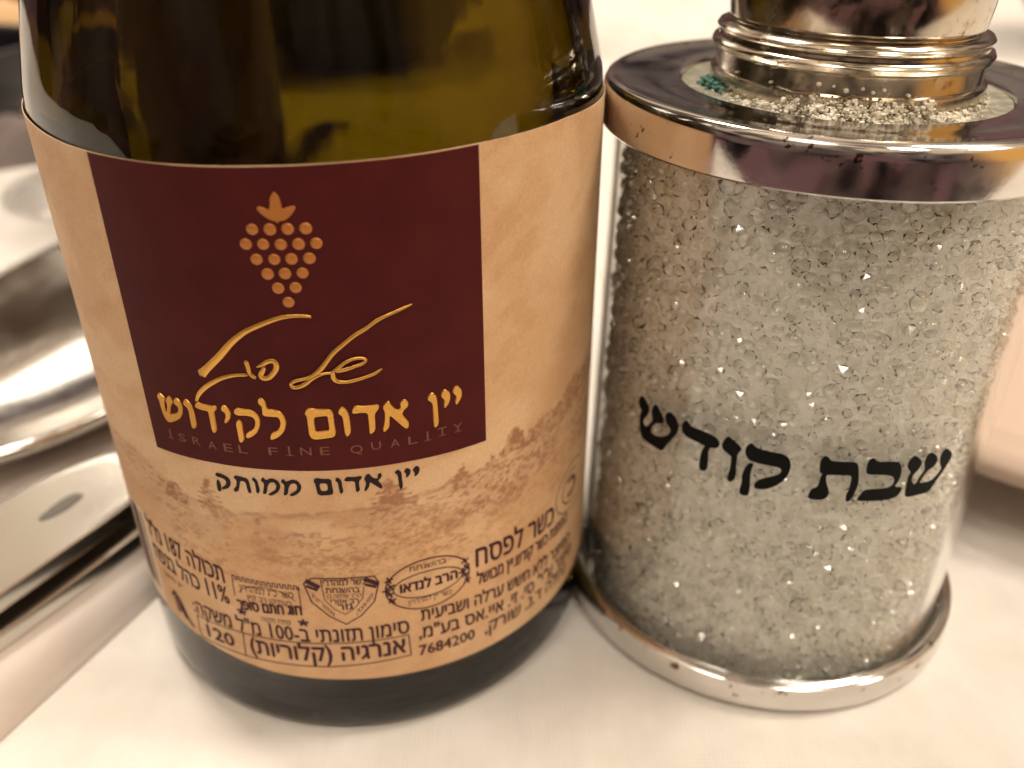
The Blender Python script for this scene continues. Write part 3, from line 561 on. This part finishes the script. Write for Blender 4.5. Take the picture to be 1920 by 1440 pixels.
sh = [('L', [(-1.0, 21.5), (4.5, 21.4), (4.85, 20.6), (4.3, 18.4), (3.0, 16.8), (1.55, 15.8), (.1, 16.9), (-1.3, 18.6), (-1.8, 20.8)], .12, True),
      ('L', [(-.2, 20.4), (-.1, 18.9), (.7, 17.7), (1.6, 17.05), (2.5, 17.8), (3.3, 18.9), (3.5, 20.3)], .07),
      ('T', 'ןירדהמל רשכ', (-.3, 20.65), (3.7, 20.6), .62, .006), ('T', 'תחגשהב', (.1, 19.75), (3.1, 19.7), .55, .006), ('T', 'ןב המלש ברה', (.1, 19.1), (3.2, 19.1), .4), ('T', 'ירוזא בר', (.4, 18.4), (2.9, 18.4), .5, .004), ('T', 'רזג', (1.0, 17.65), (2.3, 17.65), .6, .01),
      ('T', 'תירוזא', (-1.2, 19.2), (.6, 16.7), .55), ('T', 'הצעומ', (2.6, 16.8), (4.2, 18.9), .55)]
for cx in (-1.0, 4.2):
    sh += [('L', [(cx - .45, 21.1), (cx + .45, 20.5)], .5), ('L', [(cx - .5, 20.5), (cx + .3, 20.1)], .3)]
small('kashrut_shield', sh)
ov = [('L', ell(9.35, 19.3, 4.0, 2.95, 56), .14, True), ('L', ell(9.35, 19.3, 3.3, 1.5, 48), .12, True), ('T', 'ואדנל ברה', (6.7, 18.85), (12.1, 18.85), .95, .03), ('T', 'תחגשהב', (7.6, 21.2), (11.1, 21.2), .5), ('T', 'ןירדהמל ןיי רשכ', (7.3, 17.2), (11.5, 17.2), .5)]
for cx in (5.75, 12.95):
    for (dx, dz) in ((0, 1.3), (.1, .5), (0, -.4), (.15, -1.2), (-.3, .1)):
        for k in range(4):
            t = k * 1.57 + .4 + dx; ov.append(('L', [(cx + dx, 19.3 + dz), (cx + dx + .35 * math.cos(t), 19.3 + dz + .35 * math.sin(t))], .2))
small('kashrut_oval', ov)
rs = [('L', ell(28.6, 20.6, 3.6, 2.9, 40, .9, 5.2), .12), ('L', ell(28.6, 20.6, 2.3, 1.9, 30, 1.2, 5.0), .14), ('T', 'כ', (27.6, 19.6), (29.6, 19.6), 2.0, .03)]
small('round_seal', rs)
bn = [('L', [(-18.4, 13.3), (-17.9, 13.9), (-17.3, 13.4), (-16.9, 12.6), (-16.4, 11.2), (-15.8, 10.6)], .42), ('L', [(-17.2, 13.1), (-17.1, 12.0), (-16.7, 11.2)], .5), ('L', [(-17.4, 13.5), (-18.2, 13.0)], .22)]
small('litter_sign', bn)
print_polys('litter_bin_print', [[[(-18.3, 13.2), (-17.5, 13.2), (-17.4, 11.4), (-18.1, 11.2)]]], RL, mat('light brown ink', (.15, .06, .035), .6), label, h=.006, smooth=0)
bc = []; x = -27.0; rr = random.Random(5)
while x < -21.4:
    w = rr.choice((.16, .16, .3, .45)); bc.append(('L', [(x, 12.0), (x, 21.8)], w)); x += w + rr.choice((.16, .3, .45))
small('barcode', bc)

# ------------------------------------------------------------------ salt shaker
shaker = thing('salt_shaker', 'clear round salt shaker of crystal beads with silver lid and black Hebrew lettering', 'salt shaker', (SX, SY, 0), rot=rot_frame(.017, .024))
chrome = mat('worn chrome', (.66, .63, .60), .10, metal=1.0)
N, L, b = nodes(chrome)
sp = ramp(chrome, noise(chrome, 5.5, 5, .65), [(.0, (.67, .645, .62)), (.635, (.67, .645, .62)), (.665, (.16, .09, .05)), (1, (.06, .035, .02))])
L.new(sp, b.inputs['Base Color'])
L.new(ramp(chrome, noise(chrome, 2.2, 5), [(.35, (.06, .06, .06)), (.65, (.22, .22, .22))]), b.inputs['Roughness'])
bump(chrome, noise(chrome, .8, 2), .12, .03); bump(chrome, noise(chrome, 28, 3), .06, .004)
base = [(20.95, .9), (21.0, 3.3), (21.25, 3.62), (21.9, 3.6), (22.3, 3.3), (22.42, 2.6), (22.42, .8), (22.2, .15), (21.6, 0), (0.01, 0), (0.01, .6), (20.7, .6), (20.95, .9)]
link('base_ring', lathe('base_ring', base, 192), chrome, shaker)
clear = mat('clear acrylic', (.99, .995, .985), .015, trans=1.0, ior=1.42)
link('clear_wall', lathe('clear_wall', [(19.75, 1.2), (20.3, 1.2), (20.75, 1.6), (20.75, 54.6), (20.5, 54.9), (19.75, 54.9), (19.75, 1.2)], 192), clear, shaker)
salt = mat('packed salt', (.60, .585, .47), .85, spec=.3)
N, L, b = nodes(salt); L.new(ramp(salt, noise(salt, 5, 4), [(.3, (.92, .91, .84)), (.7, (.985, .98, .93))]), b.inputs['Base Color'])
bump(salt, noise(salt, 9, 4), .8, .05)
link('salt_filling', lathe('salt_filling', [(0.01, 1.4), (18.55, 1.4), (18.55, 54.6), (0.01, 54.6)], 128), salt, shaker)
def bead_mat(name, ior, milk, gloss_ior, gr_):
    m = mat(name); N, L, b = nodes(m); N.remove(b)
    rf = N.new('ShaderNodeBsdfRefraction'); rf.inputs['IOR'].default_value = ior; rf.inputs['Color'].default_value = (.99, .99, .97, 1); rf.inputs['Roughness'].default_value = 0
    gl = N.new('ShaderNodeBsdfGlossy'); gl.inputs['Roughness'].default_value = gr_
    fr0 = N.new('ShaderNodeFresnel'); fr0.inputs['IOR'].default_value = gloss_ior; ge = N.new('ShaderNodeNewGeometry')
    iv = N.new('ShaderNodeMath'); iv.operation = 'SUBTRACT'; iv.inputs[0].default_value = 1; L.new(ge.outputs['Backfacing'], iv.inputs[1])
    fr = N.new('ShaderNodeMath'); fr.operation = 'MULTIPLY'; L.new(fr0.outputs[0], fr.inputs[0]); L.new(iv.outputs[0], fr.inputs[1])
    tr = N.new('ShaderNodeBsdfTranslucent'); tr.inputs['Color'].default_value = (.96, .94, .84, 1)
    df = N.new('ShaderNodeBsdfDiffuse'); df.inputs['Color'].default_value = (.90, .87, .76, 1)
    m0 = N.new('ShaderNodeMixShader'); m0.inputs[0].default_value = .5; L.new(tr.outputs[0], m0.inputs[1]); L.new(df.outputs[0], m0.inputs[2])
    m1 = N.new('ShaderNodeMixShader'); m1.inputs[0].default_value = milk; L.new(rf.outputs[0], m1.inputs[1]); L.new(m0.outputs[0], m1.inputs[2])
    m2 = N.new('ShaderNodeMixShader'); L.new(fr.outputs[0], m2.inputs[0]); L.new(m1.outputs[0], m2.inputs[1]); L.new(gl.outputs[0], m2.inputs[2])
    L.new(m2.outputs[0], N['Material Output'].inputs['Surface']); return m
beadm = bead_mat('pale crystal bead', 1.06, .04, 1.5, .03)
sparkm = bead_mat('clear crystal bead', 1.17, .03, 2.1, .03)
# beads packed in the hollow wall
def bead_mesh(name, seed):
    r = random.Random(seed); bm = bmesh.new(); bmesh.ops.create_icosphere(bm, subdivisions=1 if seed % 3 else 2, radius=1)
    for v in bm.verts: v.co *= 1 + (r.uniform(-.16, .16) if seed % 3 else r.uniform(-.05, .05))
    for f in bm.faces: f.smooth = seed == 0
    me = bpy.data.meshes.new(name); bm.to_mesh(me); bm.free(); return me
protos = [bead_mesh('bead', i) for i in range(6)]
camdir = math.atan2(-SY, -SX)
pos = []; rr = random.Random(11)
for layer, (R_, sp_) in enumerate(((19.0, 1.12),)):
    rows = int(52.6 / (sp_ * .9)); ncol = int(2 * math.pi * R_ / sp_)
    for j in range(rows):
        for i in range(ncol):
            a = 2 * math.pi * (i + .5 * (j % 2) + rr.uniform(-.38, .38)) / ncol
            z = 2.3 + (j + rr.uniform(-.38, .38)) * sp_ * .9
            if z > 54: continue
            q = R_ + rr.uniform(-.45, .15)
            rad = rr.uniform(.42, .66) if rr.random() < .8 else rr.uniform(.66, .86); fl = rr.uniform(.55, .95)
            if q + rad * fl > 19.7: q = 19.7 - rad * fl
            pos.append((layer, a, z, q, rad, fl))
def bead_matrix(p):
    layer, a, z, q, rad, fl = p; r = random.Random(int(a * 1e5 + z * 1e3))
    m = Matrix.Translation((q * math.cos(a) * S, q * math.sin(a) * S, z * S))
    return m @ Matrix.Rotation(a, 4, 'Z') @ Matrix.Rotation(r.uniform(-.7, .7), 4, 'X') @ Matrix.Rotation(r.uniform(-.7, .7), 4, 'Y') @ Matrix.Diagonal((rad * S * fl, rad * S, rad * S * r.uniform(.8, 1.1), 1))
def seen(p):
    d = (p[1] - camdir + math.pi) % (2 * math.pi) - math.pi
    return p[0] == 0 and abs(d) < 1.1 and p[2] > 12
front = [p for p in pos if seen(p)]; front.sort(key=lambda p: (-p[4] - p[2] * .004)); single = set(id(p) for p in front[:300])
k = 0
for p in pos:
    if id(p) in single:
        o = bpy.data.objects.new('bead', protos[k % 6]); COL.objects.link(o); o.parent = shaker; o.matrix_local = bead_matrix(p); k += 1
for i, m_ in enumerate(protos): m_.materials.append(beadm if i % 2 else sparkm)
V = []; F = []; off = 0
pv = [np.array([v.co[:] for v in m_.vertices]) for m_ in protos]; pf = [np.array([f.vertices[:] for f in m_.polygons]) for m_ in protos]
for i, p in enumerate(q for q in pos if id(q) not in single):
    M4 = np.array(bead_matrix(p)); v = pv[i % 6] @ M4[:3, :3].T + M4[:3, 3]
    V.append(v); F.append(pf[i % 6] + off); off += len(v)
me = bpy.data.meshes.new('packed_beads'); me.from_pydata(np.concatenate(V).tolist(), [], np.concatenate(F).tolist()); me.update()
fs_ = sum(([bool(k2 % 6 == 0)] * len(F[k2]) for k2 in range(len(F))), []); me.polygons.foreach_set('use_smooth', fs_)
mi = sum(([0 if (k2 * 7919) % 10 > 7 else 1] * len(F[k2]) for k2 in range(len(F))), []); me.materials.append(beadm); me.materials.append(sparkm); me.polygons.foreach_set('material_index', mi)
link('packed_beads', me, beadm, shaker, kind='stuff')
# black lettering printed on the outside of the clear wall
blackp = mat('black print', (.003, .003, .003), .6, spec=.12)
for p in SALT_TEXT: print_polys('black_letter', [[p]], 20.76, blackp, shaker, h=.03, grow=.09, smooth=2)
# lid
lid = [(20.85, 54.0), (21.55, 54.0), (21.72, 54.2), (21.72, 57.0), (21.66, 57.6), (21.4, 58.1), (20.95, 58.32), (20.45, 58.3), (20.0, 58.12), (17.5, 58.05), (14.9, 58.05), (14.62, 57.95), (14.5, 57.6), (14.5, 56.6), (20.4, 56.4), (20.85, 56.0), (20.85, 54.0)]
link('lid', auto_smooth(lathe('lid', lid, 192), 50), chrome, shaker)
frost = mat('cloudy glass disc', (.50, .49, .40), .45, spec=.5)
N, L, b = nodes(frost); L.new(ramp(frost, noise(frost, 8, 5), [(.35, (.24, .23, .17)), (.65, (.44, .43, .36))]), b.inputs['Base Color']); bump(frost, noise(frost, 18, 4), .5, .03)
link('glass_disc', lathe('glass_disc', [(0.01, 57.6), (14.45, 57.6), (14.45, 56.7), (0.01, 56.7)], 128), frost, shaker)
coll = [(0.01, 57.65), (11.95, 57.65), (12.0, 59.1), (11.75, 59.25), (11.55, 59.3), (11.55, 60.5), (11.6, 60.8), (12.0, 61.05), (12.12, 61.4), (11.95, 61.75), (11.55, 61.95), (11.5, 62.15), (11.72, 62.35), (11.8, 62.7), (11.6, 63.0), (11.1, 63.2), (10.75, 63.3), (0.01, 63.3)]
silver = mat('yellowed silver', (.70, .60, .46), .10, metal=1.0)
N, L, b = nodes(silver); L.new(ramp(silver, noise(silver, 9, 5, .6), [(.0, (.55, .49, .40)), (.56, (.52, .46, .37)), (.72, (.26, .19, .13)), (1, (.10, .07, .05))]), b.inputs['Base Color'])
L.new(ramp(silver, noise(silver, 3, 5), [(.4, (.09, .09, .09)), (.7, (.30, .30, .30))]), b.inputs['Roughness']); bump(silver, noise(silver, 1.2, 2), .03, .02)
link('collar', auto_smooth(lathe('collar', coll, 160), 40), silver, shaker)
dome = [(10.7, 63.3)] + curve_prof([(10.85, 63.6), (11.1, 66), (10.9, 69), (10.0, 72.5), (8.2, 75.8), (5.4, 78.4), (2.6, 79.6), (0.01, 80)], 6)
link('dome', lathe('dome', dome, 128), silver, shaker)
# dried salt round the foot of the collar
crust = mat('salt crust', (.62, .57, .45), .8, spec=.4)
N, L, b = nodes(crust); L.new(ramp(crust, noise(crust, 12, 3), [(.3, (.45, .41, .30)), (.5, (.74, .70, .60)), (.8, (.84, .82, .75))]), b.inputs['Base Color'])
bm = bmesh.new(); rr = random.Random(3)
ft = camdir
clumps = [(ft + rr.gauss(.12, .38), 12.1 + abs(rr.gauss(0, .6)), rr.uniform(.25, .8)) for _ in range(26)]
for i in range(1900):
    cl = rr.random()
    if cl < .72:
        c_ = rr.choice(clumps); a = c_[0] + rr.gauss(0, .03) ; q = c_[1] + rr.gauss(0, .28)
    else: a = ft + rr.gauss(.2, .55); q = 12.05 + abs(rr.gauss(0, .7))
    if q > 14.3 or q < 12.0: continue
    heap = max(0, 1 - (q - 12) / 1.6) * (1.3 if abs(a - ft - .12) < .5 else .35)
    z = 57.62 + rr.random() * heap * 1.25
    s_ = rr.choice((.06, .08, .11, .15, .24)) * rr.uniform(.7, 1.1)
    m4 = Matrix.Translation((q * math.cos(a) * S, q * math.sin(a) * S, z * S)) @ Matrix.Rotation(rr.uniform(0, 6), 4, 'Z') @ Matrix.Rotation(rr.uniform(0, 3), 4, 'X') @ Matrix.Diagonal((s_ * S, s_ * S * rr.uniform(.6, 1), s_ * S * rr.uniform(.6, 1), 1))
    if rr.random() < .6: bmesh.ops.create_cube(bm, size=1.7, matrix=m4)
    else: bmesh.ops.create_icosphere(bm, subdivisions=1, radius=1, matrix=m4)
for i in range(9):   # crumbs stuck to the collar and lid
    a = ft + rr.gauss(.15, .5); z = 59.3 + abs(rr.gauss(0, .5)); s_ = rr.uniform(.10, .26)
    m4 = Matrix.Translation((11.65 * math.cos(a) * S, 11.65 * math.sin(a) * S, z * S)) @ Matrix.Rotation(rr.uniform(0, 6), 4, 'Z') @ Matrix.Diagonal((s_ * S, s_ * S, s_ * S * .8, 1))
    bmesh.ops.create_icosphere(bm, subdivisions=1, radius=1, matrix=m4)
me = bpy.data.meshes.new('salt_crust'); bm.to_mesh(me); bm.free(); link('salt_crust', me, crust, shaker, kind='stuff')
# verdigris at the left of the foot
green = mat('verdigris', (.10, .24, .20), .8)
bm = bmesh.new()
for i in range(90):
    a = ft - 1.12 + rr.gauss(0, .09); q = 12.1 + abs(rr.gauss(0, .5)); s_ = rr.uniform(.12, .3)
    m4 = Matrix.Translation((q * math.cos(a) * S, q * math.sin(a) * S, (57.6 + rr.random() * .8) * S)) @ Matrix.Diagonal((s_ * S, s_ * S, s_ * S * .7, 1))
    bmesh.ops.create_icosphere(bm, subdivisions=1, radius=1, matrix=m4)
me = bpy.data.meshes.new('verdigris_stain'); bm.to_mesh(me); bm.free(); link('verdigris_stain', me, green, shaker, kind='stuff')

# ------------------------------------------------------------------ cutlery and napkin on the left
steel = mat('polished steel', (.64, .61, .57), .12, metal=1.0)
N, L, b = nodes(steel); L.new(ramp(steel, noise(steel, 1.5, 3), [(.4, (.13, .13, .13)), (.7, (.2, .2, .2))]), b.inputs['Roughness']); blade = mat('brushed steel', (.62, .59, .54), .22, metal=1.0); bump(blade, noise(blade, .35, 1), .12, .05)
def slab(name, outline, z0, z1, crown=.6, m=None, parent=None, slope=(0, 0)):
    """rounded flat bar: outline in (x, y), domed top"""
    n = len(outline); cx = sum(p[0] for p in outline) / n; cy_ = sum(p[1] for p in outline) / n
    V = []; F = []
    rings = [(1.0, z0 + .2), (1.0, z1 - .5), (.985, z1 - .12), (.955, z1), (.9, z1 - .02), (.5, z1 - crown * .12), (.2, z1 - crown * .15)]
    for k, z in rings:
        for p in outline:
            V.append((cx + (p[0] - cx) * k, cy_ + (p[1] - cy_) * k, z + (p[0] - cx) * slope[0] + (p[1] - cy_) * slope[1]))
    for j in range(len(rings) - 1):
        for i in range(n): F.append((j * n + i, j * n + (i + 1) % n, (j + 1) * n + (i + 1) % n, (j + 1) * n + i))
    F.append(tuple((len(rings) - 1) * n + i for i in range(n))); F.append(tuple(reversed(range(n))))
    return link(name, auto_smooth(mesh(name, V, F), 30), m or steel, parent)
# folded napkin under the knives
nap = mat('folded napkin cloth', (.72, .66, .62), .9, spec=.2, sheen=.2); bump(nap, noise(nap, 1.2, 3), .35, .12); bump(nap, noise(nap, 40, 2), .15, .005)
def napkin():
    d = Vector((.42, .907)).normalized(); nn = Vector((-d.y, d.x)); A = Vector((-51.2, 60.1))
    prof = curve_prof([(0, 0), (.4, 1.6), (2.2, 3.9), (5.5, 5.2), (9, 4.6), (12, 3.2), (16, 3.4), (24, 3.6), (36, 2.4), (40, 0)], 5)
    V = []; F = []; m = len(prof); L_ = np.linspace(-120, 120, 61)
    for l in L_:
        for t, z in prof:
            w = .7 * math.sin(l * .07 + t * .1) + .4 * math.sin(l * .19)
            p = A + d * l + nn * (t + w * .5 * (t > .1)); V.append((p.x, p.y, max(z * (1 + .06 * math.sin(l * .11 + t)), 0)))
    for j in range(len(L_) - 1):
        for i in range(m - 1): F.append((j * m + i, (j + 1) * m + i, (j + 1) * m + i + 1, j * m + i + 1))
    o = link('napkin', mesh('napkin', V, F), nap)
    o['label'] = 'folded pale napkin lying under the silver knife handles, left of the bottle'; o['category'] = 'napkin'
napkin()
def handle(shift, z, name_label, mark):
    t = thing('knife', name_label, 'knife', (0, 0, 0))
    d = Vector((.485, .875)); nn = Vector((-d.y, d.x)); A = Vector((-53.2, 70.7)) + nn * shift
    out = []
    # broad flat handle end, narrowing away from the camera behind the bottle
    for l, w0, w1 in ((-80, 2, 12), (-60, .6, 13.6), (0, 0, 14.6), (14, 0, 14.2), (20, .4, 12.5), (26, 1.2, 9.5)):
        out.append((l, w0, w1))
    right = [A + d * l + nn * w0 for l, w0, w1 in out]; left = [A + d * l + nn * w1 for l, w0, w1 in reversed(out)]
    pts = [(p.x, p.y) for p in right + left]
    slab('handle', smooth_poly(pts, 2), z - 2.2, z, .5, blade, t)
    if mark:
        c = A + d * 13 + nn * 6.8; mk = mat('engraved mark', (.15, .14, .12), .5, metal=.5)
        o = slab('engraving', smooth_poly([(c.x + d.x * a + nn.x * b_, c.y + d.y * a + nn.y * b_) for a, b_ in ((-3.2, -.4), (-.8, -1.2), (2.8, -.8), (2.4, .8), (.4, 1.1), (-3.3, .6))], 2), z - .35, z + .03, 0, mk, t)
    return t
handle(0, 9.6, 'broad flat silver knife handle with a dark engraved mark, lying on the napkin', True)
handle(-1.8, 6.6, 'second silver knife handle, just underneath the engraved one', False)
# serving spoon bowl
def spoon():
    t = thing('serving_spoon', 'large shiny silver serving spoon lying bowl up behind the knife handles', 'spoon', (0, 0, 0))
    cx, cy_ = -65.5, 140.0; ax, ay = 25.5, 50.0; n = 96; V = []; F = []; ux, uy = .25, .968
    rings = [(1.0, 9.0), (1.012, 9.8), (1.0, 10.6), (.97, 10.6), (.93, 9.9), (.85, 8.2), (.74, 6.3), (.6, 4.6), (.45, 3.4), (.3, 2.7), (.15, 2.3), (.05, 2.2)]
    under = [(.05, .9), (.3, 1.1), (.55, 2.0), (.8, 4.4), (.95, 7.6), (1.0, 9.0)]
    for k, z in rings + under[:-1]:
        for i in range(n):
            a = 2 * math.pi * i / n; p_, q_ = ax * k * math.cos(a), ay * k * math.sin(a); V.append((cx + p_ * uy + q_ * ux, cy_ - p_ * ux + q_ * uy, z))
    m = len(rings) + len(under) - 1
    for j in range(m):
        j2 = (j + 1) % m
        if j == len(rings) - 1: continue
        for i in range(n): F.append((j * n + i, j * n + (i + 1) % n, j2 * n + (i + 1) % n, j2 * n + i))
    F.append(tuple((len(rings) - 1) * n + i for i in range(n))); F.append(tuple(reversed([len(rings) * n + i for i in range(n)])))
    link('bowl', mesh('bowl', V, F), steel, t)
    d = Vector((ux, uy)).normalized(); nn = Vector((-d.y, d.x)); c = Vector((cx, cy_))
    pr = [(49, 5.5), (54, 4), (62, 3.2), (74, 3.4), (88, 4.2), (91, 3)]
    R_ = [c + d * l + nn * w for l, w in pr]; L_ = [c + d * l - nn * w for l, w in reversed(pr)]
    slab('handle', smooth_poly([(p.x, p.y) for p in R_ + L_], 2), 8.2, 10.4, .5, parent=t)
spoon()
# small stemmed glass far left: only its foot shows
def stemware():
    t = thing('wine_glass', 'clear stemmed wine glass on the white cloth far left, round foot in view', 'glass', (-101, 220, 0))
    g_ = mat('clear glass', (.97, .97, .97), .01, trans=1, ior=1.45)
    link('foot', lathe('foot', [(0.01, 0.1), (22, .1), (22.6, .5), (22, 1.2), (11, 2.6), (4, 6), (0.01, 7)], 96), g_, t)
    link('stem', lathe('stem', [(0.01, 5.5), (4, 6), (2.8, 14), (2.6, 60), (4, 72), (0.01, 74)], 48), g_, t)
    link('bowl', lathe('bowl', curve_prof([(3, 73), (16, 80), (27, 98), (30, 120), (26, 150)], 6) + curve_prof([(25.2, 150), (29.2, 120), (26.2, 98.5), (15.5, 81), (0.01, 75)], 6) , 96), g_, t)
stemware()
def plate(name, label_, x, y, r, m):
    t = thing(name, label_, 'plate', (x, y, 0))
    p = [(0.01, 1.2), (r * .55, 1.2), (r * .6, .2), (r * .63, .2), (r * .66, 1.4), (r * .82, 7), (r - 1, 9.4), (r + .6, 10.4), (r + 1, 11.8), (r - .4, 13), (r - 3, 12.9), (r * .82, 9.2), (r * .66, 3.8), (r * .6, 2.9), (0.01, 2.8)]
    link('dish', lathe('dish', curve_prof(p, 3), 128), m, t)
plate('plate', 'pale matt plate at the right edge behind the salt shaker', 98, 141, 64, mat('matt stoneware', (.48, .38, .31), .85, spec=.1))

# things far across the table, all out of focus
def bowl(name, label_, cat, x, y, r, h, m, group=None):
    t = thing(name, label_, cat, (x, y, 0))
    link('vessel', lathe('vessel', curve_prof([(0.01, .6), (r * .45, .3), (r * .7, h * .25), (r * .93, h * .6), (r, h), (r * .96, h + 1), (r * .9, h), (r * .84, h * .6), (r * .6, h * .3), (0.01, h * .18)], 4), 96), m, t); return t
black = mat('black glazed bowl', (.016, .015, .019), .3); wood = mat('brown wood', (.20, .085, .03), .5)
bump(wood, noise(wood, 4, 4, stretch=(1, 8, 8)), .3, .03)
bowl('dark_bowl', 'dark blurred bowl across the table at the far left', 'bowl', -163, 276, 28, 22, black)
bowl('wooden_bowl', 'brown wooden bread bowl beyond the dark bowl at the far left', 'bowl', -262, 475, 58, 50, wood)
bowl('brown_bowl', 'dark brown bowl across the table at the top right corner', 'bowl', 231, 368, 46, 46, mat('dark brown glaze', (.06, .034, .022), .4))
def far_napkin(x, y, w, d_, h, ang, m, label_):
    V = []; F = []; nx = 24; ny = 16; ca, sa_ = math.cos(ang), math.sin(ang)
    for j in range(ny + 1):
        for i in range(nx + 1):
            u = i / nx - .5; v = j / ny - .5; e = max(0, 1 - (abs(u) * 2) ** 6) * max(0, 1 - (abs(v) * 2) ** 6)
            z = h * e * (.75 + .3 * math.sin(u * 9 + v * 4) + .12 * math.sin(v * 17)); V.append((x + (u * w) * ca - v * d_ * sa_, y + u * w * sa_ + v * d_ * ca, max(z, 0)))
    for j in range(ny):
        for i in range(nx): a = j * (nx + 1) + i; F.append((a, a + 1, a + nx + 2, a + nx + 1))
    o = link('napkin', mesh('napkin', V, F), m); o['label'] = label_; o['category'] = 'napkin'; return o
greyn = mat('grey napkin cloth', (.16, .13, .12), .9); tann = mat('tan napkin cloth', (.60, .40, .22), .9)
far_napkin(-137, 243, 36, 26, 9, .5, greyn, 'small crumpled grey napkin at the left edge in front of the dark bowl')
far_napkin(-222, 392, 90, 40, 14, .2, tann, 'tan napkin between the dark bowl and the wooden bowl at the far left')
far_napkin(62, 385, 150, 70, 20, .45, cloth, 'crumpled white napkin on the far side of the table between bottle and shaker dome')
far_napkin(177, 326, 14, 26, 6, -.5, cloth, 'narrow white napkin corner near the brown bowl at the top right')
bowl('added_dark_dish', 'dark dish added behind the wine bottle to darken the top of its glass', 'bowl', -52, 352, 54, 40, black)  # invented dark backing for the upper bottle glass
def added_tumbler():  # added dark vessel, makes the left of the bottle glass look dark
    t = thing('added_tumbler', 'made-up glass of dark red wine, added to darken the view through the bottle', 'glass', (-72, 205, 0))
    link('vessel', lathe('vessel', [(0.01, 0), (18, 0), (19, 1), (22, 74), (21.4, 74.6), (20.8, 74), (18, 4), (0.01, 4), ], 96), mat('smoked glass', (.10, .07, .05), .05, spec=.5), t)
    link('wine', lathe('wine', [(0.01, 60), (20.1, 60), (20.1, 59), (0.01, 59)], 64), mat('red wine', (.03, .003, .005), .05), t)
added_tumbler()

bpy.data.objects.remove(_fo)
